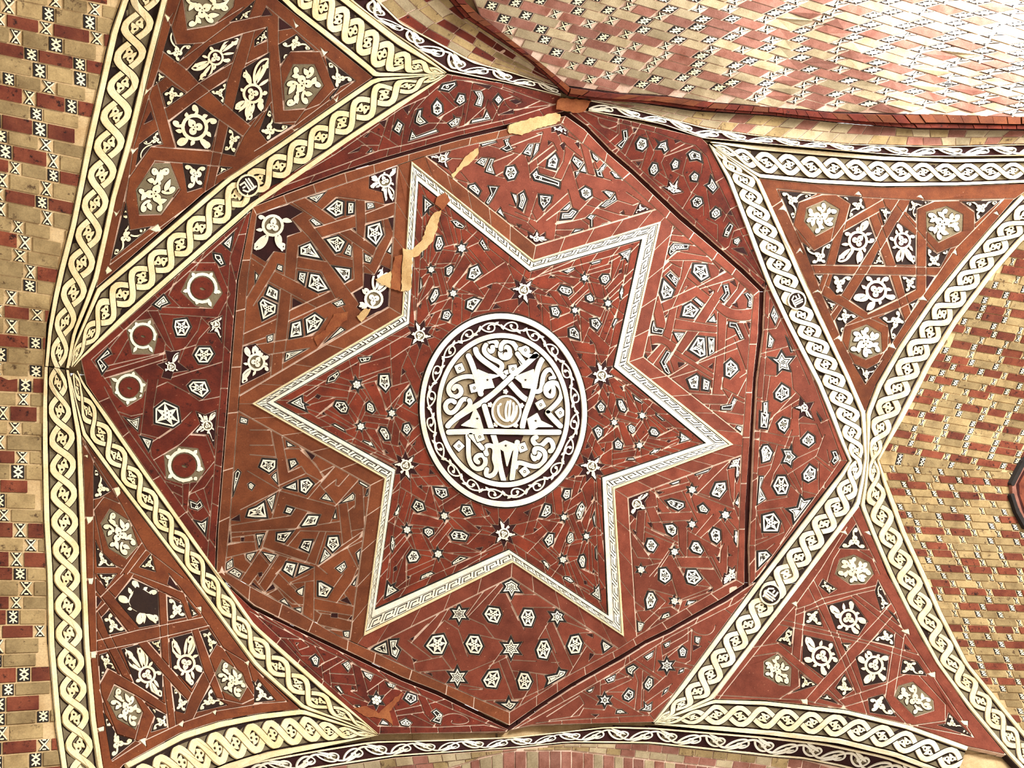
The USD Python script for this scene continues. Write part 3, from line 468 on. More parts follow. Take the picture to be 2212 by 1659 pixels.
ARML = trace(('Z', '165,230 290,410;210,160 165,230;215,160 290,310;270,160 290,250 440,310 480,380;300,290 285,400 330,500;370,330 335,480;390,460 370,510;60,360 180,270 210,240;85,450 150,395;150,415 330,540;90,490 290,610;215,465 310,530;250,610 320,570;85,560 140,620 90,740 220,940;130,650 240,830;185,750 335,630 360,610;250,700 320,600;190,760 345,740;345,610 355,710;400,600 420,700;385,590 460,790;470,600 545,770;390,540 480,560;400,520 570,570;400,470 580,520;480,440 570,470;490,430 470,470;450,230 480,380 500,440;440,200 580,430;530,300 580,430;620,370 622,430;690,400 650,460;660,490 750,480;670,500 860,660;720,500 870,620;680,560 660,510;630,545 680,640;545,680 640,540;600,545 560,600;520,672 560,740;555,655 590,720;620,720 690,650;650,760 680,700;630,740 850,800;680,705 870,740;770,700 910,630 985,670;800,715 930,700;820,665 900,630;860,610 940,600;640,775 830,830;610,840 615,900;640,810 690,830;440,820 560,790;445,790 550,780;330,860 570,820;330,920 550,890;570,820 550,890;330,750 330,940;260,790 250,850 200,930;850,800 960,750 980,760;910,740 960,720;420,150 640,300 900,470 1210,730;700,400 720,370'))
TLC_ = trace(('B1', 's 1885,460 2005,345 1970,530;c 1810,530 1890,545 1930,640 1880,660 1820,590;r 1545,870 1630,695 1820,695 1900,880 1810,1010 1670,990;s 1480,1100 1600,1085 1640,1170 1590,1260 1500,1260 1470,1170;p 1780,1130 1900,1070 1895,1310 1840,1220 1770,1220 1800,1180;s 1290,980 1400,880 1460,970 1385,1000 1370,1030;r 1080,1190 1150,1120 1290,1100 1350,1230 1310,1400 1130,1400;c 810,1460 920,1340 960,1400 880,1450 930,1510 870,1590;s 1640,1410 1690,1330 1800,1330 1840,1400 1780,1490 1690,1490;p 1340,1490 1430,1460 1410,1370 1460,1380 1540,1370 1520,1470 1610,1540 1480,1560 1460,1620 1380,1600 1400,1540'),
 ('P', 'r 237,815 290,800 318,830 308,858 275,878 245,850'),
 ('C1', 's 1590,50 1640,0 1760,0 1800,100 1730,170 1620,110;s 1310,240 1400,170 1530,230 1550,370 1480,420 1310,380;p 1670,270 1750,300 1850,260 1830,590 1780,470 1640,460 1710,380;s 1040,310 1130,340 1200,310 1180,450;s 1180,470 1310,510 1270,630;r 1400,640 1520,570 1690,590 1750,770 1690,870 1560,890 1420,850;c 1610,1020 1680,1050 1710,1020 1740,1080 1690,1120 1620,1100;s 1640,1190 1720,1210 1780,1170 1760,1350'))
TLL_ = trace(('B1', '1440,900 1590,620 1850,620 1965,890 1860,1090 1410,1060;1400,1000 1820,1010;1480,800 1440,900 1540,1000;1250,1030 1350,1030 1490,1380 1650,1330;1300,1100 1420,1320 1480,1380;1590,1340 1690,1200 1720,1090 1800,1170;1790,1170 1700,1270 1640,1410;1530,1470 1580,1340;1500,1590 1860,1480;900,1550 1400,1400;950,1590 1360,1460;1410,1330 1400,1400;920,1500 1310,1410;1020,1250 940,1350 960,1410;1120,1230 1010,1420;2030,320 1280,1000 780,1450 960,1700;1900,340 1920,395;1630,545 1680,620;1290,860 1340,920;1000,1140 1050,1190;1740,545 1690,640'),
 ('C1', '1260,0 1200,480;1350,0 1310,230;1430,20 1600,110 1700,180 1850,150;1430,20 1340,60;1000,270 1120,310 1220,290;1200,460 1360,500 1480,420;1290,540 1550,360 1640,270;1280,540 1290,650 1420,850;1540,550 1700,390;1540,550 1390,640;1620,470 1760,480 1830,660;1640,940 1830,700;1420,870 1560,920;1560,880 1560,1060;1620,900 1600,1130;1660,960 1750,920 1810,830;1610,1010 1640,940;1480,960 1560,1000;1740,930 1800,1160;1600,1110 1660,1200;1690,1000 1790,1160;890,60 940,160 1100,440 1370,820 1590,1130 1770,1370;870,180 940,150;1060,480 1110,440;1300,860 1370,820;1540,1170 1590,1130'))
TTLC = trace(('A2', 'c 1560,770 1600,710 1720,685 1730,730 1660,790;d 1790,690 2030,730 2000,760 1850,700;s 1700,870 1740,790 1800,800 1810,870 1750,910;s 1860,770 1940,770 1960,830 1940,920 1870,900 1900,830;s 2030,850 2080,790 2130,850 2080,910;s 1505,900 1555,830 1610,890 1615,960 1560,1000 1510,970;s 1365,1000 1390,930 1440,920 1430,990 1490,1050 1410,1080 1360,1050;s 1170,1110 1220,1010 1280,1060 1240,1160;s 1640,1050 1700,1010 1690,970 1720,1000 1765,1000 1740,1070 1680,1095;c 1835,1060 1850,1020 1950,1000 1980,930 2025,1020;c 1310,1210 1340,1100 1380,1160 1550,1095 1575,1125;d 1265,920 1330,890 1310,980;d 930,1170 990,1120 960,1170;d 2080,980 2212,930 2212,970;d 800,1310 910,1250 890,1290;s 950,1310 1000,1260 1010,1300;d 1060,1040 1130,1020 1110,1090'), ('A3', 'd 5,855 60,845 110,870 60,890'))
TTLL = trace(('A2', '1310,980 1360,900;1140,1020 1050,1290;1200,960 1170,1110;1280,1060 1250,1260;1320,1090 1370,940 1460,840;1560,1000 1640,1050;1490,1050 1630,1050;1540,1090 1600,1010;1620,980 1720,920;1570,770 1700,900;1660,790 1720,870;1800,800 1770,1000 1740,1080;1850,770 1790,1080;1950,930 1850,1020;1940,770 2030,730;1990,850 1950,1000;2030,870 2090,990;2130,850 2212,820;2090,910 2040,1010;1730,1090 1830,1060;990,1120 1090,1170;1130,1180 1230,1250;870,1180 1020,1290;910,1240 1050,1240;200,1560 480,1440 700,1310 1260,920 1480,820 1580,730 1720,680 1860,690 2030,730 2212,790;640,1280 660,1320;895,1120 905,1160;1180,920 1200,960;1480,750 1490,790;1690,640 1680,680;1920,640 1900,680;2130,700 2115,755'), ('A3', '0,760 160,820 370,890;0,940 380,890;0,800 100,850;v 0,900 30,935 120,925 200,890'))
TTRC = trace(('A3', 's 1070,1220 1110,1160 1180,1180 1190,1250 1140,1300 1080,1280;s 1235,1280 1270,1230 1240,1180 1290,1210 1350,1190 1355,1240 1370,1280 1320,1320 1300,1280;s 1185,1440 1220,1380 1270,1390 1285,1460 1240,1510 1195,1490;s 1370,1400 1410,1345 1460,1370 1450,1440 1390,1460;s 1510,1310 1560,1270 1640,1300 1660,1400 1600,1370 1540,1380;s 1535,1500 1580,1455 1630,1490 1610,1560 1545,1550;p 1290,1590 1350,1590 1360,1530 1400,1570 1450,1500 1440,1590 1490,1640 1400,1659;s 1660,1580 1700,1560 1720,1480 1790,1600 1740,1659;c 960,1110 1010,1100 1020,1180 960,1280 910,1240 970,1190;d 1060,1090 1100,1095 1065,1140;d 1080,1380 1130,1380 1105,1420;d 1410,1190 1470,1200 1420,1225'),
 ('B3', 's 1545,90 1590,45 1650,60 1665,120 1610,165 1560,150;s 1710,190 1760,135 1810,170 1815,220 1760,260 1715,240;c 1840,330 1880,275 1920,300 1900,350 1870,410 1820,400;s 1910,420 1960,400 1980,430 1950,480 1910,460;d 1860,210 1890,170 1910,220;d 1900,500 2000,490 2040,560 1950,530'))
TTRL = trace(('A3', '780,1060 920,1130 930,1030;940,1000 940,1140 870,1200;1040,1040 1060,1130 920,1300;1110,1080 1050,1200 1000,1310;1190,1180 1240,1300 1210,1370;1170,1290 1130,1420;1040,1370 1140,1360;1330,1330 1300,1390 1330,1470;1380,1290 1510,1220;1340,1330 1500,1270;1520,1330 1480,1480 1530,1590;1650,1400 1640,1480;1440,1480 1500,1510;1290,1480 1360,1530;1230,1520 1330,1590;1620,1560 1560,1640 1590,1659;700,975 760,1000 1250,1130 1500,1220 1590,1240 1690,1340 1760,1560;980,1000 970,1030;1250,1090 1240,1130;1820,1520 1770,1550;v 760,1000 800,1080 870,1090 920,1070'), ('B3', '1500,130 1560,30;1660,120 1660,220;1690,20 1710,150;1800,150 1900,270;1680,250 1780,300 1780,400;1830,270 1860,210;1980,330 1920,350 1880,480 1840,510;1900,500 2000,560 2140,740;1810,0 1990,380 2160,720;1940,140 1900,160;2050,380 2010,390'))
TRC_ = trace(('B4', 's 85,980 130,1080 100,1170 50,1070;s 40,1210 95,1280 70,1350 25,1350;c 180,1240 205,1265 255,1385 230,1390;s 20,1420 110,1430 150,1355 190,1420 280,1415 220,1490 240,1560 160,1540 110,1590 110,1490'),
 ('C4', 's 80,110 150,20 230,70 230,150 150,200 85,165;s 100,370 160,310 230,330 220,410 180,470 120,430;p 245,240 300,215 310,140 360,200 430,190 395,260 430,350 340,310 300,340 310,270;c 450,270 500,340 490,370 455,300;s 310,510 375,435 440,480 445,540 385,590 315,550;c 570,610 620,600 655,680 600,735 570,700 590,660;s 140,720 170,650 145,590 220,590 240,530 250,620 295,660 250,700 240,760 190,720;s 320,800 390,710 460,760 450,850 380,890 325,860;s 60,910 110,810 190,810 230,900 200,990 110,995;s 175,1100 280,1080 310,970 350,1020 440,1000 250,1250 235,1150;s -25,1150 90,1120 155,1210 130,1310 -20,1310;s -40,600 -10,550 40,545 90,620 60,700 -20,720;s -40,260 60,280 40,430 -45,420'), ('C3', 's 2150,560 2212,600 2212,700 2150,720;s 2130,820 2180,820 2150,920 2200,1020 2110,1080;s 2110,1460 2200,1450 2250,1500 2110,1640;s 2160,190 2212,180 2212,340 2160,290'))
TRL_ = trace(('C4', '50,0 30,140;240,-30 250,80 290,120;230,160 60,340;0,180 40,240;250,200 90,300 40,430;240,250 240,330;-60,430 200,490 300,480;-60,510 150,560;240,430 190,560;250,520 240,560;300,340 310,500;310,370 450,380 490,480;100,620 60,760 -40,900;140,720 90,800 60,910;260,680 480,580;250,780 450,650 520,470;200,800 310,980;250,780 330,950 450,980;330,880 330,1000;230,900 290,960;-60,1050 210,1000;-60,1120 170,1090;160,1120 240,1260;150,1200 180,1300 -20,1390;230,1260 140,1400;450,650 600,760;460,690 590,800;540,600 560,700;470,790 470,970;520,870 520,930;40,1440 90,1400;400,-60 665,680 500,920 20,1580 -60,1690;510,360 560,335;660,690 715,690;510,920 560,945;190,1380 220,1400'), ('B4', '50,900 200,1220 390,1659;30,860 85,855;150,1100 185,1090;240,1370 300,1360;20,1190 110,1180 150,1100;0,1390 150,1350;20,1580 110,1590'), ('C3', '2120,180 2160,185;2080,795 2120,800;2060,1415 2100,1415;2130,440 2212,440;2130,750 2212,730;2100,1080 2170,1350 2212,1340;2100,1370 2212,1340'))
TBRC = trace(('D3', 'c 1310,600 1380,570 1370,620 1330,640;s 1140,710 1240,650 1225,710 1180,745;s 1435,650 1480,605 1525,650 1510,720 1450,720;q 1345,785 92;s 1580,530 1640,540 1620,610 1580,590;s 990,800 1060,765 1110,800 1065,840 1060,890 1000,850;s 1140,940 1185,870 1235,890 1235,960 1190,1010 1145,980;c 810,900 915,850 900,920 840,940;s 960,1040 1015,970 1075,1000 1070,1060 1020,1100 970,1080;c 650,1000 730,960 710,1010 680,1020;q 815,1080 84;s 1100,1170 1150,1140 1145,1080 1180,1120 1225,1090 1215,1180;c 1300,1050 1320,990 1370,960 1350,1010;c 1440,860 1450,820 1500,800 1490,840;c 905,1200 915,1160 960,1155 1015,1195;d 1570,610 1640,620 1570,660;d 700,1200 770,1200 740,1225'))
TBRL = trace(('D3', '1390,590 1480,540 1560,480;1300,620 1310,710;1380,660 1530,570 1530,490;1430,650 1370,700;1560,500 1550,740 1500,770;1430,750 1550,780;1420,800 1520,810;1250,690 1240,790;1080,740 1250,850;1110,800 1260,900;1240,960 1340,870;1150,1080 1150,1000;1190,1080 1390,940;1080,860 1100,920 1080,1100;1140,860 1130,1080;840,1000 1050,900 1010,880;810,940 1000,880;920,850 980,800 990,760;890,1010 960,1010;900,1060 1090,1170;870,1130 990,1190;780,940 780,1000;640,1020 740,1080;320,1220 600,1040 640,1110 570,1180;340,1250 600,1210 640,1140;650,1150 780,1160;2000,260 1740,610 1560,830 1400,1030 1200,1190;1190,1210 900,1225 450,1250 230,1275;2050,160 2010,180;1890,340 1930,370;1700,580 1740,610;1510,800 1560,830;1370,1010 1400,1030;1190,1190 1230,1240;930,1220 940,1255;700,1240 705,1275;450,1260 455,1290;v 1560,470 1640,520 1720,510 1760,440'))
TBLC = trace(('D2', 's 465,720 520,680 560,720 545,800 500,790;s 740,770 800,740 830,790 800,845;s 910,820 1020,860 990,920 940,880;c 1110,920 1210,945 1190,985 1140,970;s 680,960 720,950 765,1020 740,1030;b 1040,1080 88;s 1260,1070 1300,1000 1390,1030 1395,1090 1330,1125;c 1505,1180 1550,1150 1610,1200 1590,1290 1500,1260 1540,1220;s 1230,1260 1290,1230 1350,1270 1320,1310 1250,1300;s 1060,1290 1090,1240 1140,1270 1150,1300;s 850,1120 900,1120 935,1190;d 830,960 860,990 830,990;d 350,590 380,590 360,610'))
TBLL = trace(('D2', '280,550 400,700 470,700;280,550 400,560 470,620 380,650 350,590;540,660 600,760 550,790;590,910 570,770 680,720;640,810 740,750;640,810 660,970;640,850 830,860;660,930 850,950;830,760 880,1000 860,1000;910,810 980,1050;770,1030 1000,1110;820,1000 980,1100;960,1010 1100,910;1060,940 1060,1010;1090,1060 1200,960 1250,1000;1180,980 1290,1000;1190,1140 1240,1290;1200,1170 1430,1120;1230,1210 1450,1180;1400,1060 1450,1200 1500,1250;1470,1070 1520,1170;1360,1210 1540,1300;1490,1110 1560,1090;1140,1200 1170,1300;60,400 250,580 400,740 590,910 820,1110 1050,1300 1540,1310 1960,1290 2100,1320;220,560 205,580;385,740 370,770;590,915 580,945;1075,1310 1070,1370;1330,1320 1335,1360;1565,1320 1570,1355;1840,1305 1850,1335;v 1540,1300 1650,1200 1780,1210 1830,1260 1700,1280 1690,1250'))
PTLC = trace(('A1', 'f 1560,-60 2010,-60 1990,60 1830,210 1600,250;t 1960,190 2180,0 2120,160;t 1460,210 1500,380 1660,375 1520,540 1395,440;K 1600,600 1790,390 2060,300 1980,520 1700,710;t 1350,610 1420,650 1310,740;t 1385,800 1470,730 1590,800 1420,920;t 1785,780 1940,690 1910,900;K 1450,1040 1660,870 1870,1020 1800,1280 1510,1260;d 1290,950 1310,1020 1230,1060;t 1350,1110 1390,1230 1290,1250 1160,1420 1190,1230;t 1950,1080 2060,1160 2000,1330 1900,1310;t 1560,1390 1770,1410 1730,1600 1600,1640;t 1880,1420 1980,1430 1850,1500;w 1400,110 1430,190 1480,110 1450,150;w 1230,750 1240,810 1300,740 1260,770;w 1110,1260 1130,1320 1180,1260 1140,1280'),
 ('P', 'K 525,149 583,113 581,200 570,240 536,267 503,240;f 334,352 367,352 387,405 349,463 301,464 294,410'), ('B1', 't 1075,100 1110,345 1300,310 950,600;w 970,180 990,230 1030,170 1000,200;w 900,690 920,650 960,690 910,720;w 1280,340 1350,290 1380,350 1330,360'),
 ('A2', 't 0,340 110,230 115,330 0,400;d 210,150 330,240 210,260;t 205,380 360,290 510,430 310,440 225,550;f 250,720 330,550 510,550 590,730 440,920 260,940;t 610,490 860,685 690,760 640,650;t 40,1120 130,890 170,1050 330,1070 110,1210;d 60,140 100,60 150,130;t 640,830 700,760 750,720 650,860;w 300,1080 350,1130 370,1090 340,1110;w 660,820 700,880 720,810 690,850;w 560,400 590,480 630,440 600,440;w 330,160 350,240 380,220 350,200'))
PTLL = trace(('A1', '1450,200 1510,385 1670,370;1555,-60 1600,255 1830,215 2080,60;1410,920 1590,800 1700,710 1980,540;1440,1030 1660,870 1930,680;1390,440 1600,600 1700,710;1360,600 1480,700 1600,790;1700,710 1790,780 2120,1060;1870,1020 2070,1160;1520,535 1980,190 2212,140;1590,600 1800,390 2060,290 2212,250;2070,300 1940,690 1900,900;2170,280 1990,950;1270,820 1390,1230;1370,800 1500,1260;1290,1250 1800,1290 2010,1330;1320,1370 1770,1410 1980,1430;1290,1250 1150,1450;1320,1380 1180,1600;1870,1030 1760,1600;1950,1070 1850,1500;1450,1390 1540,1620;1560,1390 1640,1600;2120,1060 2212,930;2000,1330 2080,1160 2212,980;1560,-60 1400,430 1350,600 1290,770 1140,1260 1080,1659;1990,0 2212,-60'),
 ('B1', '1170,0 1190,215 1380,210 1530,10;1070,90 1110,345 1340,310;1080,0 940,640 1720,60 2212,-290'), ('A2', '110,230 115,450 170,1050 340,1040;205,140 205,380 250,940 430,930 590,730;0,390 110,350;0,510 120,450;0,1080 140,880;310,440 560,440 690,760;220,580 300,440 560,440 600,480;600,480 700,740 560,890 430,940 350,1050;0,1290 340,1080 860,690 100,50'))
PTRC = trace(('B4', 't 135,10 455,35 300,105 255,295;f 345,270 365,155 520,90 645,165 605,310 445,395;t 640,50 840,60 870,160 710,260 745,120;t 1250,85 1450,95 1310,160 1300,270 1220,190;t 985,160 1045,150 1095,190 1025,310;f 1385,190 1560,140 1700,210 1695,350 1490,450 1390,350;t 1685,100 2030,85 1810,280 1800,180;K 610,640 680,360 890,240 960,430 820,640;K 1060,410 1140,270 1300,390 1300,640 1130,640;t 330,450 430,520 590,430 530,635 400,640;t 920,640 980,510 1035,640;t 1390,480 1480,545 1600,490 1510,660 1390,660;t 430,720 510,720 480,810;t 560,830 590,720 770,730 670,890 620,900;K 740,940 870,725 1070,730 1140,930 890,1050;t 1170,730 1300,740 1300,850 1210,890;d 1390,730 1460,740 1390,850;t 500,900 620,970 580,1040;t 1240,970 1330,920 1260,1040;t 610,1110 680,1000 810,1080 700,1150 660,1260;f 750,1200 880,1150 1000,1220 1010,1390 870,1450 720,1380;t 980,1090 1150,1010 1210,1130 1090,1320 1060,1150;t 760,1480 880,1530 1010,1460 870,1659;w 130,170 170,130 190,180 160,170;w 280,540 310,490 340,550 310,520;w 420,880 460,850 500,890 460,870;w 600,1280 650,1240 660,1290 630,1270;w 1960,200 1990,180 2010,220 1980,210;w 1600,550 1640,510 1650,560 1620,540;w 1320,940 1360,900 1400,950 1360,940;w 1070,1340 1100,1300 1130,1360 1100,1350;w 780,40 810,10 840,50;w 1310,60 1340,40 1370,80'))
PTRL = trace(('B4', '250,300 300,105 500,40 620,40 740,120 700,270;260,310 430,520 580,440 700,270;645,165 605,310 530,640;740,130 610,640;700,270 1020,80;690,350 1050,150;900,230 1040,640;970,210 1130,640;1040,150 1010,70;1160,80 1020,300 960,430 770,730 660,900;1260,90 1060,410 870,730 740,940;410,640 1510,660;430,715 1470,730;1310,160 1300,850;1390,350 1385,860;1310,160 1460,95 1660,90 1800,190 1800,290;1180,190 1480,540 1650,480;1220,190 1300,280;560,710 500,870;550,830 890,1050;500,900 820,1080;890,1060 1140,940 1300,850;700,1160 1160,1010 1340,920;1080,720 1200,1110;1160,730 1255,1040;690,1160 670,1290 720,1390;760,1480 880,1540 1020,1450;1070,1160 1060,1360 1000,1400;940,1110 1070,1170;640,980 580,1060;680,1000 610,1110;110,-10 250,300 410,640 500,900 690,1330 860,1650;2060,70 1640,500 1350,920 1060,1340 870,1659;110,-10 800,60 1340,90 2080,75;160,90 100,130'))
PBRC = trace(('C4', 't 790,1230 880,1450 640,1440;f 610,1659 650,1530 770,1495 900,1560 940,1659 870,1740 740,1750;w 640,1300 700,1290 720,1330 680,1310;w 860,1300 900,1290 940,1340 890,1320'), ('D4', 't 270,60 290,25 360,75 320,100;t 545,85 560,30 615,150 575,185;K 310,155 430,125 510,235 465,305 355,275;t 205,190 265,175 290,260 200,245;t 60,330 125,260 145,270 135,360;K 195,300 340,335 370,430 300,510 190,430;t 380,340 430,340 405,385;K 450,410 505,370 615,400 600,530 490,550;t 530,330 590,270 640,300 640,355;d 690,370 690,345 720,375;f 0,430 70,390 135,460 130,550 75,545 0,500;t 180,490 265,545 120,590 180,560;t 350,560 395,490 440,570 390,605;t 680,420 750,430 800,500 670,490;f 640,600 660,550 730,530 830,620 835,670 740,700;t 510,610 585,590 650,700 520,680;t 850,740 890,735 905,680 1025,800;t 270,610 310,590 370,640;t 600,170 640,200 680,265;w 135,145 160,135 165,165 150,155;w 670,280 710,270 715,300 690,290;w 800,490 840,480 840,510 820,505;w 960,720 1000,720 1000,745 980,740;w 180,615 215,615 215,640 190,635;w 450,680 480,680 480,710 460,700;w 690,735 720,735 710,760 700,750'))
PBRL = trace(('D4', '155,175 230,150 290,120 540,60;200,185 300,145 450,100 560,75;160,170 140,390;200,185 180,420;110,230 620,355 750,395;105,255 500,340 740,425;230,90 345,320 450,580;260,60 310,160 380,330 475,570;620,150 560,220 410,380 220,600;650,185 440,430 270,610;460,105 690,275;430,110 650,290;645,290 595,610;690,300 640,600;650,510 740,475 890,640 890,720 710,745 600,630;390,610 600,540 650,510;400,650 600,590;330,580 400,650;300,590 390,650;-20,355 70,340 290,520;-20,400 70,385 260,545;170,470 175,550 120,585;480,610 500,670;510,610 540,680;-240,640 30,300 160,150 280,-20 410,-230;560,30 640,170 690,290 830,500 1030,800;1030,800 700,735 460,680 200,620 -230,595'), ('C4', '790,1230 600,1530 560,1659;640,1440 880,1450;770,1430 930,1530 990,1659;790,1220 960,1560'))
PBLC = trace(('C1', 't 800,720 950,950 850,1010 800,1020;f 860,1230 940,1100 1110,1210 1180,1420 1080,1530 930,1440;t 815,1370 850,1450 1000,1600 830,1600;t 1190,1600 1290,1480 1330,1640;w 720,650 750,640 750,670;w 735,1170 800,1170 780,1210 750,1230;w 970,930 1020,910 1030,970 1000,1000'),
 ('D1', 't 830,0 1000,0 905,130;K 985,215 1130,40 1350,140 1360,430 1190,460;t 1430,190 1560,260 1590,370 1440,400;d 830,190 870,230 830,290;t 870,370 930,310 1080,490 930,520;d 1450,20 1540,150 1430,90;t 1600,230 1690,350 1640,370;K 1040,640 1180,600 1390,850 1390,1080 1150,930;t 1275,580 1375,560 1370,690;K 1450,550 1640,500 1740,830 1640,980 1470,810;t 1710,490 1780,470 1860,590 1790,700;f 1840,850 1900,730 2070,850 2110,970 2050,1080 1900,1000;t 850,690 920,670 1000,840 920,800 860,920;f 920,1080 980,950 1140,1030 1220,1180 1160,1330 1000,1240;t 1470,950 1610,1090 1580,1190 1500,1170;t 1800,960 1850,1060 1940,1120 1680,1180 1720,1090;t 1270,1130 1420,1200 1430,1310 1290,1350 1330,1220;t 880,1170 1000,1370 1160,1420 950,1590;t 2150,910 2190,930 2212,1050;w 750,40 800,40 790,90 760,90;w 760,670 820,660 820,720 770,720;w 830,1320 890,1300 890,1340 850,1350;w 1190,1420 1240,1400 1250,1480;w 1520,1290 1570,1250 1560,1310;w 1810,1180 1850,1160 1840,1210;w 1680,290 1720,280 1720,330;w 2090,760 2130,740 2120,790'), ('D2', 't 0,950 30,900 180,1080 0,1100'))
PBLL = trace(('C1', '800,1120 890,1000 1030,1060;1250,1450 1090,1659;1180,1440 1030,1659;810,1140 890,1540 1060,1620;1030,1060 1250,1450;700,480 800,700 800,1659;720,560 960,930 1250,1450 1560,1690'),
 ('D1', '1060,0 910,150;1140,10 985,215;830,40 990,210 1190,460;825,150 1090,490;825,460 1030,850;870,380 1000,640 1130,900;930,300 870,380;830,320 900,250;830,570 1180,480 1730,370;840,660 1180,590 1790,440;1345,130 1380,700;1420,170 1450,800;1390,850 1440,1290;1460,940 1500,1270;1170,600 1480,950 1610,1090;1270,590 1470,820 1640,1020;1640,490 1740,830 1840,1040;1700,480 1790,720 1890,1000;1150,0 1570,160 1650,370;1130,30 1350,140 1540,230 1600,380;1640,1020 1570,1190;1740,830 1600,1100;1800,930 1670,1200;1790,710 1850,600 2110,760 2150,900 2200,1050 2070,1110 1850,1060;860,930 930,810 1170,950 1410,1110;920,1080 980,940 1150,1030 1420,1200;850,990 1000,1370 1180,1430;1220,1180 1160,1400;1320,1220 1260,1380;1260,1130 1330,1220;815,0 830,660 860,990 960,1600 1240,1420 1560,1270 1850,1170 2212,1110 1710,330 1440,0'), ('D2', '0,1110 280,1090 60,870 -120,640'))
# ------------------------------------------------------------------ the shell and the ground
rng = random.Random(11)
def struct(name, at): return thing(name, None, None, at, kind='structure')
ceil = struct('ceiling', (1100, 850))
part('shell', box(-110, -240, 2390, 1750), -.06, -.40, 'mortar', ceil, grid=90)
fl = struct('floor', (1106, 830))
fo = ORIGIN[fl]; fx = np.array([[x, y, z] for z in (0.0, -.2) for x, y in ((-16, -16), (16, -16), (16, 16), (-16, 16))], float)
fm = usdkit.mesh(stage, '/World/floor/slab', (fx - fo, np.array([[0, 1, 2, 3], [7, 6, 5, 4], [0, 4, 5, 1], [1, 5, 6, 2], [2, 6, 7, 3], [3, 7, 4, 0]])), '/World/Looks/floor_stone')
# ------------------------------------------------------------------ hexagon frame
ORDER = ('TL', 'TR', 'R', 'BR', 'BL', 'L')
def loop(H):
    out = []
    for k in ORDER: out += H[k] if k not in ('BL', 'L') else (H[k][::-1])
    return good(out)
HEX1, HEX2, HEX2B = loop(H1), loop(H2), loop(H2B)
frame = thing('hexagon_frame', 'red brick frame of the large hexagonal panel in the middle of the vault', 'frame', (1100, 880))
part('mortar_bed', HEX2.difference(HEX1), -.0035, -.05, 'joint', frame)
for k, n in (('TL', 10), ('TR', 9), ('R', 6), ('BR', 9), ('BL', 9), ('L', 7)):
    st = Strip(H1[k], H2[k])
    for q in st.cuts(n, .04, .93, 3.0, .2): part('brick', q, rng.uniform(-.001, .001), -.03, f"{'brown' if k in ('TL', 'L', 'BL') else 'rose'}{rng.randrange(3)}", frame)
part('groove', HEX2B.buffer(1).difference(HEX2), -.03, -.08, 'groove', frame)
# ------------------------------------------------------------------ star: outer brick border, key fret, inner field
sb = thing('star_border', 'brown brick border following the outside of the six-pointed star', 'border', (1100, 700))
clip = HEX1.buffer(-1.4)
part('mortar_bed', good(SOUT).difference(good(S0)).intersection(clip), -.0035, -.05, 'joint', sb)
for i in range(12):
    j = (i + 1) % 12
    for q in Strip([SOUT[i], SOUT[j]], [S0[i], S0[j]], 40).cuts(5 if i not in (0, 4) else 6, .07, .96, 3.0, .25):
        q = q.intersection(clip)
        if q.area > 30: part('brick', biggest(q), rng.uniform(-.001, .001), -.03, f"{'brown' if i in (0, 8, 9, 10, 11) else 'rose'}{rng.randrange(3)}", sb)
kf = thing('key_fret_border', 'white and black key fret border outlining the six-pointed star', 'border', (1100, 690))
part('ground', good(S0).difference(good(S1)), -.003, -.05, 'black', kf)
for i in range(12):
    j = (i + 1) % 12; st = Strip([S0[i], S0[j]], [S1[i], S1[j]], 60); W = st.W
    part('edge_moulding', st.rib(.0, .13), .006, -.01, 'cream', kf)
    part('white_moulding', st.rib(.66, .93), .004, -.01, 'white', kf)
    y = lambda t: W * t
    n = max(6, int(st.L / 30)); u = st.L / n; cut = []
    for k in range(n):
        x = k * u
        cut += [LineString([(x, y(.235)), (x + .62 * u, y(.235)), (x + .62 * u, y(.44)), (x + .30 * u, y(.44))]), LineString([(x + .86 * u, y(.235)), (x + .86 * u, y(.57)), (x + .12 * u, y(.57)), (x + .12 * u, y(.36))])]
    key = box(0, y(.17), st.L, y(.62)).difference(unary_union(cut).buffer(1.25, cap_style=2))
    part('key_fret', st.map(key), .002, -.01, 'white', kf)
def homog(src, dst):
    M = []
    for (x, y), (u, v) in zip(src, dst): M += [[x, y, 1, 0, 0, 0, -u * x, -u * y, -u], [0, 0, 0, x, y, 1, -v * x, -v * y, -v]]
    h = np.linalg.svd(np.array(M))[2][-1].reshape(3, 3)
    return lambda p: [tuple((lambda q: q[:2] / q[2])(h @ [a, b, 1])) for a, b in p]
MC = (1086.5, 886.0)
E_ = lambda x, y: (MC[0] + 183 * x + 5 * y, MC[1] + 212 * y)
def ring(r0, r1, n=120):
    t = np.linspace(0, 2 * np.pi, n); f = lambda r: good([E_(r * math.cos(a), r * math.sin(a)) for a in t])
    return f(r1).difference(f(r0)) if r0 else f(r1)
cells, lines = [], []
src = [MC, S2[3], S2[4], S2[5]]
for i in (4, 6, 8, 10, 0, 2):
    h = homog(src, [MC, S2[i - 1], S2[i], S2[(i + 1) % 12]])
    cells += [(k, h(p)) for k, p in ARMC]; lines += [(k, h(p)) for k, p in ARML]
for k, (x, y) in enumerate(((1131, 629), (1299, 808), (1278, 1010), (1089, 1150), (876, 1008), (907, 722))):
    cells.append(('p', list(star((x, y), 33, 9, .58, rot=-90 + 60 * k, sx=.95, sy=1.05).exterior.coords)[:-1]))
    for a in np.arange(9) * 40 + 60 * k - 90:
        lines.append(('', [(x + 33 * math.cos(math.radians(a)), y + 34 * math.sin(math.radians(a))), (x + 62 * math.cos(math.radians(a + 8)), y + 64 * math.sin(math.radians(a + 8)))]))
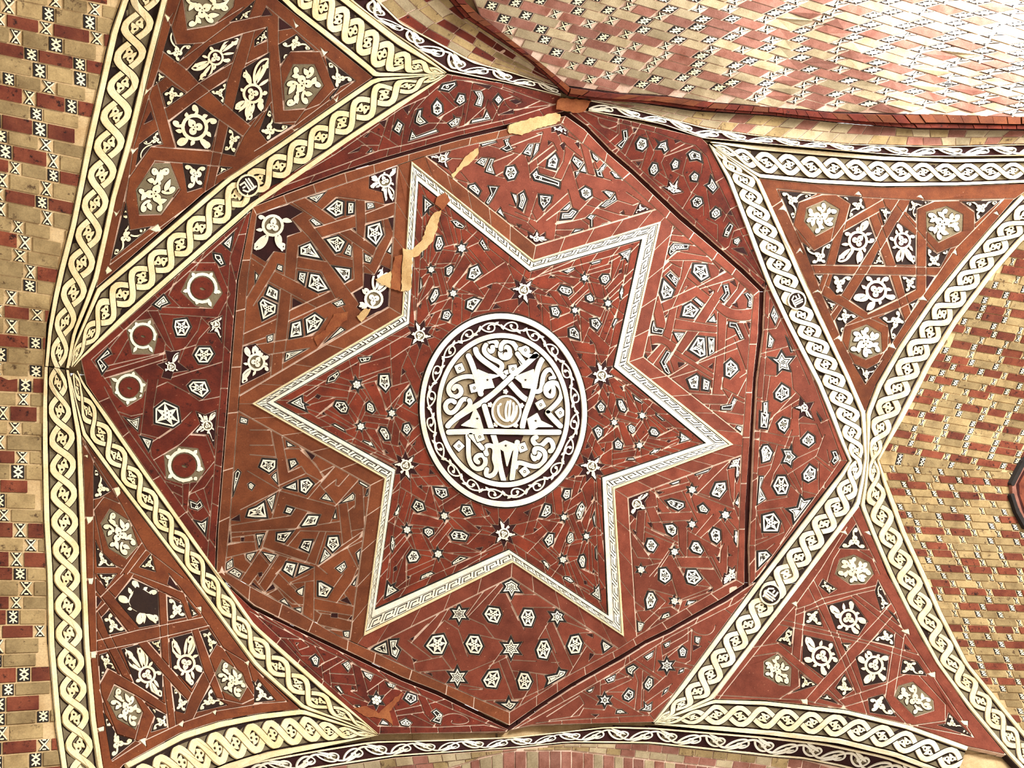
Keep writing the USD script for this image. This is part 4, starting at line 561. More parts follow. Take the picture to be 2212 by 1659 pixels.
cells = [(k, p) for k, p in cells if not (k == 'd' and any(math.hypot(p[0][0] - x, p[0][1] - y) < 36 for x, y in ((1131, 629), (1299, 808), (1278, 1010), (1089, 1150), (876, 1008), (907, 722))))]
for i in range(12):
    j = (i + 1) % 12; st = Strip([S1[i], S1[j]], [S2[i], S2[j]], 30)
    for f in (.02, .22, .42, .62, .82): lines.append(('', [tuple(st.at(st.L * f, 0)[0]), tuple(st.at(st.L * f, 1)[0])]))
lines.append(('', S2 + [S2[0]]))
panel('star_field', 'six-pointed star field of small dark red bricks round the white roundel', 'panel', good(S1).difference(ring(0, 1.0)), cells, lines, 'red', joint=1.25)
# ------------------------------------------------------------------ central roundel
ro = thing('calligraphy_roundel', 'large white carved plaster roundel with interlaced calligraphy at the centre of the vault', 'roundel', MC)
part('ground', ring(0, 1.0), -.006, -.05, 'taupe', ro)
part('outline', ring(.985, 1.0), .0, -.01, 'umber', ro)
part('outer_ring', ring(.93, .985), .010, -.01, 'white', ro)
part('scroll_ground', ring(.785, .93), -.004, -.01, 'maroon', ro)
part('inner_ring', ring(.735, .785), .008, -.01, 'white', ro)
part('ring_line', ring(.722, .735), -.003, -.01, 'umber', ro)
def polar(p): return [E_(r * math.cos(a), r * math.sin(a)) for a, r in p]
vine, N = [], 10
vine.append(stroke(polar([(t, .857 + .040 * math.sin(N * t)) for t in np.linspace(0, 2 * math.pi, 160)]), 3.2, sm=False))
part('vine', unary_union(vine), .004, -.006, 'white', ro)
for k in range(2 * N):
    a = (k + .5) * math.pi / N; s = -1 if k % 2 == 0 else 1; r = .857
    sp = polar([(a - .125, r + s * -.030), (a - .03, r + s * .045), (a + .055, r + s * .035), (a + .06, r - s * .012), (a + .0, r - s * .018), (a - .02, r + s * .012)])
    g = stroke(sp, 3.2, 2.6).union(disc(sp[-1], 3.4)).union(leaf(sp[3], polar([(a + .13, r - s * .045)])[0], 6)).union(leaf(sp[0], polar([(a - .16, r + s * .02)])[0], 6))
    part('scroll_curl', g.intersection(ring(.79, .925)), .003, -.006, 'white', ro)
ell = ring(0, .722)
tips = pts('425,350 870,370 1000,835 645,1170 300,840', 'M')
core = good([p for k in range(5) for p in (tips[k], pts('650,450 800,590 760,880 520,880 490,590', 'M')[k])])
part('star_ground', core.buffer(3).intersection(ell), -.004, -.008, 'maroon', ro)
def mstrokes(*l):
    for tile, w, s in l:
        for q in s.split(';'): yield stroke(pts(q, tile), w)
ST = list(mstrokes(('M', 11.5, '435,300 480,370 600,460 720,590 800,650;930,735 965,775 1015,825;850,335 760,420 690,480 560,600 450,680 320,760 245,825;385,345 420,430 450,530 470,605;495,690 525,790 560,900 585,985;890,370 850,480 825,600 790,700 755,830;250,868 500,863 700,866 1005,868'),
    ('Q', 11.0, '585,470 600,580 625,685;720,430 700,560 685,680'),
    ('M', 9.8, '550,285 540,315 510,300 510,260 560,245 580,275;505,270 500,325 560,370 610,400 600,450;640,335 668,318 650,285 612,300 608,345 640,360 672,335;608,300 625,255 665,245 705,275 735,350 765,410;420,490 330,495 262,540 252,590 295,625 335,595 318,555 285,570;390,650 340,650 310,700 260,735 228,695 250,655 290,662;390,650 395,680 360,720 300,765;850,590 885,565 900,480 940,440 975,470 950,500;925,575 965,560 955,620 918,600 925,545 980,530 1022,585 1005,650 930,725;740,300 800,345 850,345;765,390 720,330;640,460 700,440'),
    ('Q', 9.8, '380,385 385,480 400,570 450,612 500,575 482,520 440,530 450,565;510,510 520,452 562,470 562,540 575,590 560,645 520,660 512,615;850,395 830,425 880,452 930,412 962,440 945,490;860,535 870,495 838,500 838,545;838,500 855,470 905,495 900,560 840,595 740,570 710,600;400,380 480,470')))
HO = []
for tile, s in (('M', '775,305 690,435 325,430 425,565 880,680 1015,735 462,900'), ('Q', '320,455 755,465 770,630')):
    for p in pts(s, tile):
        ST.append(star(p, 12.5, 4, .74, rot=-90 + (13 * p[0]) % 40)); HO.append(disc(p, 3.2).difference(disc(p, 1.6)))
for s in ('450,440 520,470 600,480 540,500 560,560 490,570 475,605', '830,440 700,490 750,530 760,560 830,570', '855,740 880,790 960,830 860,830 810,862 790,780', '430,700 460,760 485,845 340,820 400,780'):
    ST.append(good(pts(s, 'M')).buffer(1.2))
ST.append(good(pts('570,450 640,420 720,450 680,490 650,590 630,490', 'Q')).buffer(1.2))
holes = unary_union(HO + [star(p, 4.5, 5, .35) for p in pts('515,510 775,510 845,790 445,775 640,960', 'M')])
boss = good([(MC[0] + (-42 + 0) * 0 + a, b) for a, b in []] or list(Point(pts('645,725', 'M')[0]).buffer(34, 10).exterior.coords))
boss = shapely.affinity.scale(boss, 1.0, 1.08) if hasattr(shapely, 'affinity') else boss
allw = []
for i, g in enumerate(ST):                          # strokes pass over and under each other
    g = g.intersection(ell.buffer(-1)).difference(holes).difference(boss)
    over = unary_union(ST[i + 1:i + 9]).buffer(1.9) if i + 1 < len(ST) else None
    g = g.difference(over) if over is not None else g
    if not g.is_empty:
        part('outline', g.buffer(1.9).intersection(ell), -.0025, -.006, 'umber', ro); part('lettering', g, .006 + .0004 * (i % 4), -.006, 'white', ro)
bc = pts('645,725', 'M')[0]
part('boss_outline', boss, .001, -.006, 'umber', ro)
part('boss_ring', boss.buffer(-1.5).difference(boss.buffer(-6)), .008, -.006, 'white', ro)
part('boss_ground', boss.buffer(-6.5), .003, -.006, 'taupe', ro)
al = unary_union([stroke(pts(q, 'M'), 5.2) for q in ('590,690 592,740 615,775 648,790 672,775 690,740 692,670', '650,785 640,720 655,660', '662,780 665,720 672,655', '715,690 705,750 680,790', '605,675 600,680')])
part('boss_lettering', al.intersection(boss.buffer(-7)), .007, .001, 'white', ro)
for p in pts('640,590 535,680 750,685 575,815 710,820', 'M'):
    part('rosette', unary_union([disc((p[0] + 3.6 * math.cos(a), p[1] + 3.6 * math.sin(a)), 2.2) for a in np.arange(5) * 1.2566] + [disc(p, 2)]), .004, -.006, 'white', ro)
# ------------------------------------------------------------------ six strapwork sectors, six triangles, four corner panels
secs = polys(HEX1.difference(good(SOUT)).buffer(-.4))
def sector(seed): return min((q for q in secs if q.area > 5000), key=lambda q: q.distance(Point(seed)))
for seed, c, l, tone, lab in (((640, 560), ULC, ULL, 'brown', 'brown strapwork panel with a damaged scroll medallion beside the two left tips of the star'),
        ((1150, 430), TPC, TPL, 'rose', 'strapwork panel between the two upper tips of the star, below the arch apex'), ((1480, 680), URC, URL, 'rose', 'strapwork panel with curved bands at the right corner below the upper right star tip'),
        ((1450, 1150), LRC, LRL, 'rose', 'panel of strapwork and small dark stars between the right and lower right star tips'), ((1100, 1380), BTC, BTL, 'rose', 'panel of white stars and hexagons between the two bottom star tips'),
        ((650, 1080), LLC, LLL, 'brown', 'brown angular strapwork panel between the left and lower left star tips')):
    panel('strapwork_panel', lab, 'panel', sector(seed), c, l, tone, joint=1.45)
def tri(outer, k, cells, lines, lab, rev=False):
    reg = good(list(outer) + list(H2B[k][::1 if rev else -1])); st = Strip(H2B[k], H3[k], 60); n = max(4, int(st.L / 78))
    ls = lines + [('', H3[k])] + [('', [tuple(st.at(st.L * (i + .5) / n, 0)[0]), tuple(st.at(st.L * (i + .5) / n, 1)[0])]) for i in range(n)]
    panel('triangle_panel', lab, 'panel', biggest(reg), cells, ls, 'dark' if k in ('L', 'TL', 'TR', 'BL') else 'rose', joint=1.3)
tri([(543, 455), (175, 776), (187, 830), (452, 1212)], 'L', TLC_, TLL_, 'dark red triangular panel with looped straps pointing to the left edge')
tri([(546, 443), (565, 415), (967, 160), (1100, 182), (1211, 207)], 'TL', TTLC, TTLL, 'dark narrow triangular brick panel at the top left of the hexagon')
tri([(1240, 236), (1272, 240), (1515, 297), (1530, 312), (1585, 420), (1654, 606)], 'TR', TTRC, TTRL, 'dark narrow triangular brick panel at the top right of the hexagon')
tri([(1657, 612), (1764, 828), (1832, 996), (1640, 1245), (1622, 1262)], 'R', TRC_, TRL_, 'reddish triangular panel of white hexagons pointing to the right crossing')
tri([(1633, 1258), (1411, 1560), (1150, 1566), (1107, 1575)], 'BR', TBRC, TBRL, 'narrow triangular strapwork panel at the bottom right of the hexagon')
tri([(468, 1244), (550, 1350), (818, 1586), (1095, 1580)], 'BL', TBLC, TBLL, 'dark narrow triangular strapwork panel at the bottom left of the hexagon')
PEN = {'TL': [(370, -40), (362, 0), (357, 25), (283, 319), (250, 430), (208, 622), (440, 418), (560, 338), (806, 167), (600, 0), (565, -40)],
       'TR': [(1640, 385), (1760, 397), (1903, 404), (2060, 402), (2212, 396), (2240, 395), (2189, 433), (2078, 562), (2009, 648), (1941, 747), (1893, 830), (1870, 891), (1776, 686)],
       'BR': [(1857, 1093), (1918, 1240), (1932, 1266), (1994, 1385), (2091, 1530), (2175, 1630), (2091, 1612), (1960, 1565), (1826, 1532), (1650, 1513), (1542, 1510)],
       'BL': [(177, 941), (182, 1048), (187, 1239), (192, 1366), (203, 1517), (222, 1657), (230, 1695), (268, 1650), (390, 1583), (470, 1558), (560, 1541), (650, 1532), (550, 1441), (402, 1240), (253, 1045)]}
for k, c, l, lab in (('TL', PTLC, PTLL, 'large corner panel of brown straps over carved scrolls at the upper left'), ('TR', PTRC, PTRL, 'downward pointing corner panel of brown straps over carved scrolls at the upper right'),
                     ('BR', PBRC, PBRL, 'rosy corner panel of straps over carved scrolls at the lower right'), ('BL', PBLC, PBLL, 'dark brown corner panel of straps over carved scrolls at the lower left')):
    panel('corner_panel', lab, 'panel', good(PEN[k]), c, l, 'strap' if k != 'BR' else 'rose', joint=1.45, n0=3)
# ------------------------------------------------------------------ braided and scrolling borders
def braid(lab, A, B, lam, tone='cream', t0=.13, t1=.87):
    st = Strip(A, B, 200, curve=False); W = st.W; o = thing('braided_border', lab, 'border', tuple(st.at(st.L / 2, .5)[0]))
    part('ground', st.rib(-.01, 1.01), -.007, -.05, 'umber', o)
    f0, f1 = t0 + .055, t1 - .055
    part('field', st.rib(f0, f1), -.0055, -.01, 'olive', o)
    for a, b in ((.015, t0), (t1, .975)): part('moulding', st.rib(a, b), .008, -.01, tone, o)
    n = max(3, round(st.L / lam)); lam = st.L / n; mid, amp, w = W * (f0 + f1) / 2, W * (f1 - f0) / 2, W * .145; amp -= w * .42
    X = np.linspace(-lam * .45, st.L + lam * .45, n * 12 + 12); y = lambda x, s: mid + s * amp * np.sin(np.pi * x / lam)
    seg = lambda s, a, b, ww: LineString(np.c_[np.linspace(a, b, 16), y(np.linspace(a, b, 16), s)]).buffer(ww / 2, cap_style=2)
    outl, strands = [], []
    for s in (1, -1):
        for j in range(0, n + 1):
            a, b = (j - .5) * lam, (j + .5) * lam
            g = seg(s, a - 1, b + 1, w)
            if (j % 2 == 0) != (s == 1): g = g.difference(seg(-s, a, b, w + 4.4))
            strands.append((s, g)); outl.append(g.buffer(2.0))
    leaves = []
    for j in range(n):
        x = (j + .5) * lam; d = 1 if j % 2 == 0 else -1
        for s in (1, -1):
            c = (x + s * lam * .10, mid + s * d * amp * .10); r = w * .52
            tip = (c[0] + s * lam * .27, c[1] + s * d * amp * .30)
            g = disc(c, r).union(leaf((c[0] - s * lam * .02, c[1]), tip, r * 1.3)).union(leaf(c, (c[0] - s * lam * .20, c[1] + s * d * amp * .42), r * 1.3))
            leaves.append(g.difference(disc((c[0] + s * r * .15, c[1]), r * .38)))
    band = box(-1, W * f0, st.L + 1, W * f1)
    part('outline', st.map(unary_union(outl + [q.buffer(1.6) for q in leaves]).intersection(band)), -.003, -.006, 'umber', o)
    for s in (1, -1): part('strand', st.map(unary_union([g for q, g in strands if q == s]).intersection(band)), .007, -.006, tone, o)
    strand_all = unary_union([g for q, g in strands]).buffer(1.2)
    for g in leaves:
        g = g.difference(strand_all).intersection(band)
        if g.area > 12: part('leaf', st.map(g), .003, -.006, tone, o)
    return o
def pairs(s): return [[tuple(map(float, q.split(','))) for q in (p.split('/')[k] for p in s.split())] for k in (0, 1)]
braid('tall braided plaster border at the left beside the upper left corner panel', *pairs('275,-40/370,-40 263,0/362,0 240,66/346,66 223,142/328,135 187,304/287,304 165,420/252,425 152,486/237,495 127,582/214,600 115,640/195,650 104,710/165,720 97,790/150,795'), 66, 'cream')
braid('braided border slanting from the left crossing up under the upper left corner panel', *pairs('160,792/150,790 175,776/158,750 270,693/208,622 368,606/300,546 546,450/490,382 650,378/600,310 750,308/700,240 860,236/806,167 930,187/890,164 964,163/955,160'), 56, 'cream')
braid('short braided border running down along the top edge left of the arch apex', *pairs('620,-105/560,-45 690,-50/635,28 755,0/698,77 849,73/790,152 870,88/806,167 930,130/890,164 964,157/955,160'), 42, 'cream')
braid('braided border running along the top of the upper right corner panel', *pairs('1535,306/1548,322 1620,313/1640,385 1760,325/1760,397 1903,337/1903,404 2060,343/2060,402 2212,341/2212,396 2260,340/2260,394'), 50, 'bone')
braid('braided border slanting down along the left of the upper right corner panel', *pairs('1531,311/1545,322 1570,385/1640,385 1610,490/1688,490 1652,604/1732,590 1700,705/1776,686 1764,828/1835,810 1792,896/1870,891 1815,955/1871,940 1834,996/1872,989'), 40, 'bone')
braid('braided border slanting down along the right of the upper right corner panel', *pairs('2260,480/2205,420 2210,519/2135,495 2146,592/2078,562 2065,701/2009,648 2010,790/1941,747 1975,860/1893,830 1945,915/1870,891 1918,960/1871,940 1898,994/1872,989'), 47, 'cream')
braid('braided border slanting down to the left beside the lower right corner panel', *pairs('1834,996/1872,989 1815,1025/1866,1040 1785,1062/1857,1093 1640,1250/1714,1285 1470,1480/1542,1510 1430,1535/1470,1540 1411,1560/1420,1562'), 46, 'bone')
braid('braided border curving down to the right beside the lower right corner panel', *pairs('1898,994/1872,989 1912,1035/1866,1045 1928,1073/1857,1093 1956,1149/1884,1160 1998,1239/1918,1240 2034,1323/1958,1320 2091,1433/2020,1432 2150,1505/2091,1530 2210,1579/2175,1630 2250,1625/2215,1672'), 50, 'cream')
braid('braided border along the bottom of the lower right corner panel', *pairs('1413,1564/1425,1556 1535,1577/1542,1510 1660,1588/1650,1513 1812,1606/1826,1532 1935,1636/1960,1565 2060,1685/2091,1612'), 50, 'bone')
braid('braided border slanting down from the left crossing above the lower left corner panel', *pairs('168,800/150,815 180,825/165,880 235,900/177,941 310,1010/253,1045 455,1215/408,1248 550,1350/506,1381 600,1394/550,1441 705,1487/651,1531 765,1540/735,1558 816,1585/808,1586'), 56, 'cream')
braid('straight braided border at the left beside the lower left corner panel', *pairs('96,792/150,800 92,870/165,880 91,960/177,941 94,1124/184,1124 101,1239/187,1239 104,1391/193,1391 119,1568/207,1555 132,1659/222,1657 138,1700/232,1700'), 60, 'cream')
braid('curving braided border along the bottom of the lower left corner panel', *pairs('817,1588/808,1587 740,1605/735,1560 676,1619/651,1531 585,1637/560,1541 500,1665/470,1558 430,1695/390,1583 330,1730/268,1650'), 42, 'cream')
def scroll(lab, A, B, lam, w=4.0):
    st = Strip(A, B, 160); W = st.W; o = thing('vine_scroll_border', lab, 'border', tuple(st.at(st.L / 2, .5)[0]))
    part('ground', st.rib(0, 1), -.006, -.05, 'maroon', o)
    for a, b in ((.02, .10), (.90, .98)): part('rim', st.rib(a, b), .003, -.01, 'bone', o)
    n = max(2, round(st.L / lam)); lam = st.L / n; mid, amp = W / 2, W * .28
    X = np.linspace(0, st.L, n * 14)
    band = box(0, W * .12, st.L, W * .88)
    v = LineString(np.c_[X, mid + amp * np.cos(np.pi * X / lam)]).buffer(w / 2)
    part('vine', st.map(v.intersection(band)), .004, -.006, 'white', o)
    for j in range(n):
        x, s = (j + .5) * lam, (1 if j % 2 == 0 else -1); p = lambda a, b: (x + a * lam, mid + b * s * amp)
        g = stroke([p(-.45, .8), p(-.12, -.65), p(.25, -.75), p(.38, .2), p(.12, .75), p(-.08, .2), p(.08, -.1)], w, w * .8).union(disc(p(.06, 0), w * .8)).union(leaf(p(.3, .1), p(-.45, 1.5), w * 1.5))
        part('field', st.map(good([p(-.2, -.5), p(.2, -.6), p(.36, .2), p(.1, .7), p(-.2, .3)]).intersection(band)), -.003, -.008, 'olive' if j % 2 else 'umber', o)
        part('curl', st.map(g.intersection(band)), .003, -.006, 'white', o)
scroll('white vine scroll band descending from the top edge to the arch apex', [(790, -40), (818, 0), (869, 51), (980, 109), (1026, 134), (1110, 157), (1211, 190)], [(727, -40), (755, 0), (849, 73), (968, 154), (1090, 178), (1211, 207)], 52)
scroll('white vine scroll band running from the arch apex to the right edge', [(1275, 216), (1378, 238), (1525, 276), (1650, 294), (1827, 311), (2030, 316), (2210, 311), (2260, 309)], [(1271, 240), (1330, 250), (1429, 268), (1518, 299), (1650, 311), (1827, 327), (1979, 339), (2212, 337), (2260, 336)], 58, 3.2)
scroll('white vine scroll band curving along the bottom arch of the vault', [(420, 1690), (550, 1645), (676, 1622), (806, 1601), (955, 1598), (1110, 1592), (1220, 1580), (1315, 1569), (1414, 1572), (1660, 1592), (1782, 1606), (1915, 1634), (2000, 1665)], [(450, 1730), (550, 1682), (692, 1659), (854, 1634), (1110, 1616), (1227, 1604), (1404, 1606), (1660, 1634), (1738, 1640), (1826, 1658), (1960, 1700)], 52, 3.6)
def medal(lab, c, r, rot):
    o = thing('lettered_medallion', lab, 'medallion', c); f = lambda q: shapely.transform(q, lambda p: np.c_[c[0] + p[:, 0] * math.cos(rot) - p[:, 1] * math.sin(rot), c[1] + p[:, 0] * math.sin(rot) + p[:, 1] * math.cos(rot)])
    part('plate', disc(c, r), .009, -.006, 'umber', o); part('ring', disc(c, r).difference(disc(c, r * .84)), .013, .0, 'bone', o)
    L = [[(-.55, -.45), (-.1, -.45), (-.1, .35)], [(.15, -.6), (.15, .5)], [(.38, -.5), (.38, .45)], [(-.6, .1), (-.35, .45), (.55, .45)], [(-.5, -.1), (-.3, -.1)]]
    part('lettering', f(unary_union([LineString(np.array(q) * r * .95).buffer(r * .075) for q in L])).intersection(disc(c, r * .8)), .013, .0, 'white', o)
medal('round lettered medallion in the braided border above the hexagon, upper left', (535, 400), 25, -.6)
medal('round lettered medallion in the braided border right of the hexagon', (1720, 649), 20, 1.1)
medal('round lettered medallion in the braided border at the lower right of the hexagon', (1663, 1284), 24, 2.2)
# ------------------------------------------------------------------ brick walls and vaults round the bay
def plug(kind, q, o, rng):
    """A carved end plug between two bricks; q its four corners."""
    q = np.array(q); at = lambda a, b: q[0] * (1 - a) * (1 - b) + q[1] * a * (1 - b) + q[2] * a * b + q[3] * (1 - a) * b
    if kind == 'x': g = good([at(*p) for p in ((0, 0), (1, 0), (.66, .5), (1, 1), (0, 1), (.34, .5))])
    else: g = good(q)
    w = max(.8, min(np.hypot(*(q[1] - q[0])), np.hypot(*(q[3] - q[0]))) * .06)
    g = g.buffer(-.5)
    if g.is_empty or g.area < 20: return
    pl = part('carved_plug', g, -.002, -.03, 'black', o)
    L = lambda *p: LineString([at(*a) for a in p]).buffer(w)
    if kind == 'x': r = unary_union([L((.12, .08), (.88, .92)), L((.88, .08), (.12, .92)), L((.4, .1), (.6, .1)), L((.4, .9), (.6, .9))])
    else: r = unary_union([L((.2, .15), (.8, .5), (.2, .85)), L((.8, .15), (.2, .5), (.8, .85)), L((.5, .05), (.5, .2)), L((.5, .8), (.5, .95))])
    if pl: part('relief', r.intersection(g.buffer(-.6)), .001, -.004, 'bone', pl)
def wall(name, region, rowline, rows, span, Lb, Lp, dx, tones, gap, at, bed='mortar', px=.5, seed=1):
    o = struct(name, at); rng = random.Random(seed); region = good(region)
    part('mortar_bed', region, -.006, -.06, bed, o, grid=40)
    items, plugs, inner = [], [], region.buffer(-1.5)
    for k in range(len(rows) - 1):
        x = span[0] - rng.random() * (Lb + Lp); tone = tones[k % len(tones)]
        f = lambda u, r: np.array([u, rowline(u, rows[r])])
        def quad(a, b):
            s0, s1 = dx(a, rows[k]), dx(b, rows[k]); return [f(a + s0, k), f(b + s1, k), f(b, k + 1), f(a, k + 1)]
        while x < span[1]:
            lb, lp = Lb * rng.uniform(.8, 1.2), Lp * rng.uniform(.9, 1.1); kind = 'x' if rng.random() < px else 'o'
            b = quad(x, x + lb); p = quad(x + lb, x + lb + lp); t = tone if rng.random() < .72 else rng.choice(tones)
            g = good(b).buffer(-gap, join_style=2)
            if kind == 'x':
                P = np.array(p); mid = (P[0] + P[2] + P[1] + P[3]) / 4; g = g.union(good([P[0], mid * .72 + (P[0] + P[3]) / 2 * .28, P[3]]).buffer(-gap * .6))
            g = g.intersection(inner)
            if not g.is_empty: items.append((biggest(g) or Polygon(), rng.uniform(-.0025, .002), -.03, f'{t}{rng.randrange(3)}'))
            if inner.contains(good(p)): plugs.append((kind, p))
            x += lb + lp
    bricks('brick', [i for i in items if i[0].area > 12], o)
    plugs.sort(key=lambda i: -good(i[1]).area)
    for kind, p in plugs[:290]:
        q = np.array(p); q = q + (q.mean(0) - q) * np.minimum(.5, 2 * gap / np.maximum(np.hypot(*(q - q.mean(0)).T), 1))[:, None] * .7
        plug(kind, q, o, rng)
    return o
LW = [(-60, -60), (275, -60), (263, 0), (240, 66), (223, 142), (187, 304), (165, 420), (152, 486), (127, 582), (101, 701), (96, 790), (91, 972), (94, 1124), (101, 1239), (104, 1391), (119, 1568), (132, 1659), (140, 1720), (-60, 1720)]
ms = lambda v: np.interp(v, [-60, 0, 500, 600, 700, 820, 1000, 1240, 1400, 1600, 1720], [.21, .2, .2, .15, .1, .05, .03, .03, -.03, -.08, -.1])
rows = np.cumsum([-70] + [34, 29] * 30)
wall('wall_left', LW, lambda u, r: r + u * ms(r), rows, (-60, 300), 66, 30, lambda u, r: 0, ['wine', 'ochre', 'ochre', 'wine', 'ochre'], 1.9, (40, 800), px=.55, seed=5)
RW = [(2270, 500), (2210, 519), (2146, 592), (2065, 701), (1992, 820), (1941, 921), (1898, 990), (1928, 1073), (1956, 1149), (1998, 1239), (2034, 1323), (2091, 1433), (2210, 1579), (2270, 1650)]
mr = lambda v: np.interp(v, [500, 900, 1000, 1010, 1100, 1400, 1700], [.15, .18, .16, .06, .05, .03, .02])
rr = [480.0]
while rr[-1] < 1670: rr.append(rr[-1] + np.interp(rr[-1], [500, 800, 1000, 1700], [19, 16.5, 16, 16]))
wall('wall_right', RW, lambda u, r: r + (u - 2060) * mr(r), rr, (1880, 2290), 43, 13, lambda u, r: 7 if r < 1000 else -6, ['ochre', 'ochre', 'wine', 'ochre', 'wine'], .95, (2100, 1000), px=.5, seed=8)
VB = [(1000, -60), (1040, 40), (1120, 105), (1228, 186), (1330, 200), (1442, 207), (1530, 220), (1660, 231), (1802, 242), (1954, 246), (2212, 254), (2270, 255), (2270, -60)]
rv = [-560.0]
while rv[-1] < 620: rv.append(rv[-1] + np.interp(rv[-1], [-560, -250, 0, 250, 600], [31, 26, 20.5, 18.5, 17]))
wall('wall_back', VB, lambda u, r: r + (u - 1650) * np.interp(r, [-500, -100, 250], [.42, .33, .27]), rv, (950, 2300), 50, 25, lambda u, r: np.interp(u - r, [900, 2300], [9, 40]), ['sand', 'plum', 'sand', 'sand', 'plum'], 1.1, (1700, 100), 'joint', px=.45, seed=3)
LB_ = [(360, 1800), (560, 1684), (692, 1661), (854, 1637), (1110, 1618), (1227, 1606), (1404, 1608), (1660, 1636), (1738, 1642), (1826, 1660), (1990, 1720), (1990, 1750), (560, 1750)]
SO = [(900, 1690), (978, 1660), (1031, 1640), (1100, 1622), (1227, 1620), (1378, 1637), (1581, 1660), (1800, 1700)]
def course(o, st, rows, L, slant, tones, gap, rng):
    for k in range(rows):
        t0, t1 = k / rows, (k + 1) / rows; x = -rng.random() * L
        while x < st.L:
            l = L * rng.uniform(.85, 1.15); s = slant * st.W / rows; g = good(np.vstack([st.at([max(0, x + s), min(st.L, x + l + s)], [t0, t0]), st.at([min(st.L, x + l), max(0, x)], [t1, t1])])).buffer(-gap, join_style=2)
            if g.area > 15: part('brick', biggest(g), rng.uniform(-.002, .002), -.03, f'{rng.choice(tones)}{rng.randrange(3)}', o)
            x += l
wf = struct('wall_front', (1200, 1690)); part('mortar_bed', good(LB_), -.006, -.06, 'joint', wf)
course(wf, Strip([(560, 1684), (692, 1661), (854, 1637), (1110, 1618), (1227, 1606), (1404, 1608), (1660, 1636), (1738, 1642), (1990, 1715)], [(500, 1760), (692, 1700), (860, 1672), (978, 1658), (1031, 1639), (1100, 1621), (1227, 1620), (1378, 1637), (1581, 1660), (1900, 1745)]), 2, 34, -.9, ['sand', 'plum', 'ochre'], 1.0, rng)
course(wf, Strip([(978, 1659), (1031, 1641), (1100, 1623), (1227, 1622), (1378, 1639), (1581, 1662)], [(978, 1740), (1040, 1740), (1100, 1740), (1227, 1740), (1378, 1740), (1581, 1740)]), 1, 23, 0, ['plum', 'plum', 'sand'], 1.6, rng)
t1 = struct('trim_1', (1050, 80)); ga = Strip([(818, 0), (869, 51), (980, 109), (1026, 134), (1110, 157), (1211, 190)], [(960, -20), (1010, 28), (1060, 62), (1120, 105), (1165, 140), (1218, 184)])
part('mortar_bed', ga.rib(0, 1), -.006, -.05, 'joint', t1); course(t1, ga, 5, 46, .5, ['ochre', 'ochre', 'dark', 'sand'], 1.0, rng)
t2 = struct('trim_2', (1750, 285)); gb = Strip([(1275, 213), (1378, 222), (1505, 240), (1660, 250), (1827, 267), (1979, 279), (2210, 282), (2260, 282)], [(1277, 216), (1378, 237), (1525, 275), (1650, 293), (1827, 310), (2030, 315), (2210, 310), (2260, 308)])
part('mortar_bed', gb.rib(0, 1), -.006, -.05, 'joint', t2); course(t2, gb, 2, 37, 1.1, ['sand', 'plum', 'sand', 'ochre'], 1.0, rng)
def rib(name, lab, A, B, n, at):
    o = struct(name, at); st = Strip(A, B); rg = random.Random(n)
    part('core', st.rib(0, 1), .03, -.10, 'groove', o)
    for q in st.cuts(n, .05, .62, 1.6, .4): part('moulding_brick', q, .055 + rg.uniform(-.003, .003), .0, f'{rg.choice(("dark", "strap", "strap"))}{rg.randrange(3)}', o)
    for q in st.cuts(n - 2, .68, .97, 1.6, .4): part('moulding_brick', q, .042 + rg.uniform(-.003, .003), .0, f'dark{rg.randrange(3)}', o)
rib('trim_3', 'dark', [(982, -40), (1000, 0), (1030, 28), (1100, 84), (1165, 134), (1226, 186)], [(945, -40), (965, -5), (1000, 36), (1070, 82), (1140, 130), (1222, 205)], 14, (1100, 90))
rib('trim_4', 'dark', [(1228, 188), (1330, 201), (1442, 208), (1530, 221), (1660, 231), (1802, 243), (1954, 247), (2210, 255), (2260, 256)], [(1224, 206), (1275, 214), (1378, 221), (1505, 239), (1660, 249), (1827, 266), (1979, 278), (2210, 281), (2260, 281)], 34, (1750, 245))
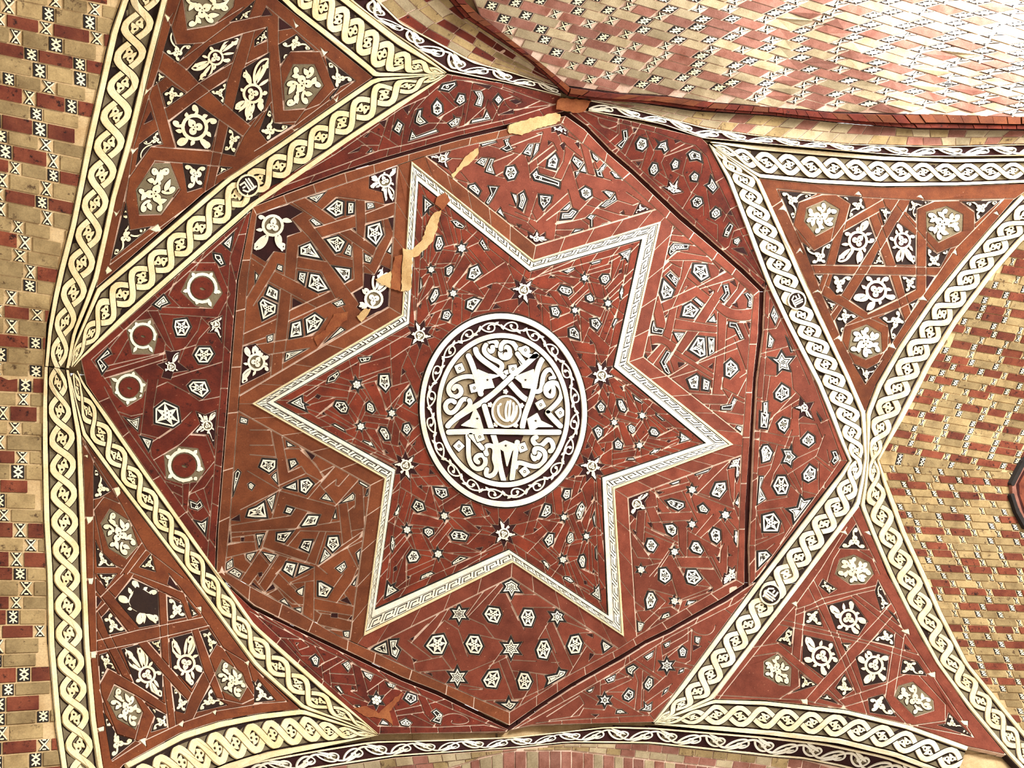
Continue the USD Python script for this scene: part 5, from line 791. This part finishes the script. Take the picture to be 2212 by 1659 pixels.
# ------------------------------------------------------------------ repairs, crack and niche frame
def repair(lab, g, m, f, at=None):
    g = good(g); o = thing('plaster_patch', lab, 'patch', g.centroid.coords[0]); r = np.random.RandomState(int(g.area))
    e = np.array(shapely.segmentize(g, 7).exterior.coords)[:-1]; e = good(e + (r.rand(len(e), 2) - .5) * 3.2)
    part('patch', biggest(e), f, -.02, m, o)
repair('rust coloured repair block at the apex of the upper arch', pts('490,145 560,140 790,170 770,230 740,270 640,290 450,250 455,190', 'T'), 'rust', .02)
repair('long tan repair strip in the frame under the upper arch apex', pts('-20,470 0,400 200,345 450,290 500,300 500,370 430,405 300,430 180,480 120,510 0,490', 'T'), 'plaster', .006)
repair('small tan crack filling in the strapwork near the upper left star tip', pts('1900,1262 1905,1300 1870,1370 1780,1430 1690,1520 1680,1490 1740,1420 1800,1330', 'A2'), 'plaster', .006)
repair('dark broken gap across the key fret near the upper left star tip', pts('1550,60 1620,20 1665,95 1600,180 1540,120', 'B2'), 'rust', .008)
repair('tan crack filling running down from the broken key fret', pts('1590,170 1560,320 1520,440 1400,560 1340,580 1330,520 1430,430 1460,320 1530,200', 'B2'), 'plaster', .006)
repair('pale rectangular plaster block filling the key fret at the inner left corner', pts('1260,500 1345,520 1330,860 1245,870', 'B2'), 'plaster', .014)
repair('brown plaster block beside the pale block at the inner left corner', pts('1190,570 1255,560 1240,870 1160,840 1170,700', 'B2'), 'rust', .010)
repair('pale plaster filling over the damaged scroll medallion', pts('1030,770 1110,720 1175,690 1165,840 1090,810', 'B2'), 'plaster', .008)
repair('small pale plaster filling below the damaged scroll medallion', pts('870,1080 930,1020 995,1015 950,1090 910,1130', 'B2'), 'plaster', .006)
repair('rough brown mortar smear below the damaged scroll medallion', pts('600,1200 680,1060 800,1040 790,1110 700,1180 600,1270 530,1330 500,1260', 'B2'), 'rust', .004)
repair('rough rust repair in the lower left triangular panel', pts('830,1150 960,1130 1060,1190 1200,1060 1260,1010 1240,1070 1150,1180 1180,1300 1120,1240 950,1220', 'D2'), 'rust', .003)
nf = thing('niche_frame', 'dark carved frame of a small window niche at the right edge', 'frame', (2195, 1030))
fr = good(pts('2090,880 2190,690 2290,600 2290,1300 2212,1260 2140,1130 2095,990', 'C4'))
part('frame', fr, .03, -.05, 'plum0', nf); part('inner_frame', fr.buffer(-9), .036, .0, 'groove', nf); part('recess', fr.buffer(-13), .040, .02, 'wine0', nf)
for k, (a, b) in enumerate(zip(pts('2095,885 2190,700 2290,610', 'C4'), pts('2190,700 2290,610 2330,580', 'C4'))): part('carved_strip', LineString([a, b]).buffer(4), .034, .0, 'black', nf)
part('carved_strip', LineString(pts('2095,990 2140,1130 2212,1260', 'C4')).buffer(4), .034, .0, 'black', nf)
print('prims', COUNT[0])
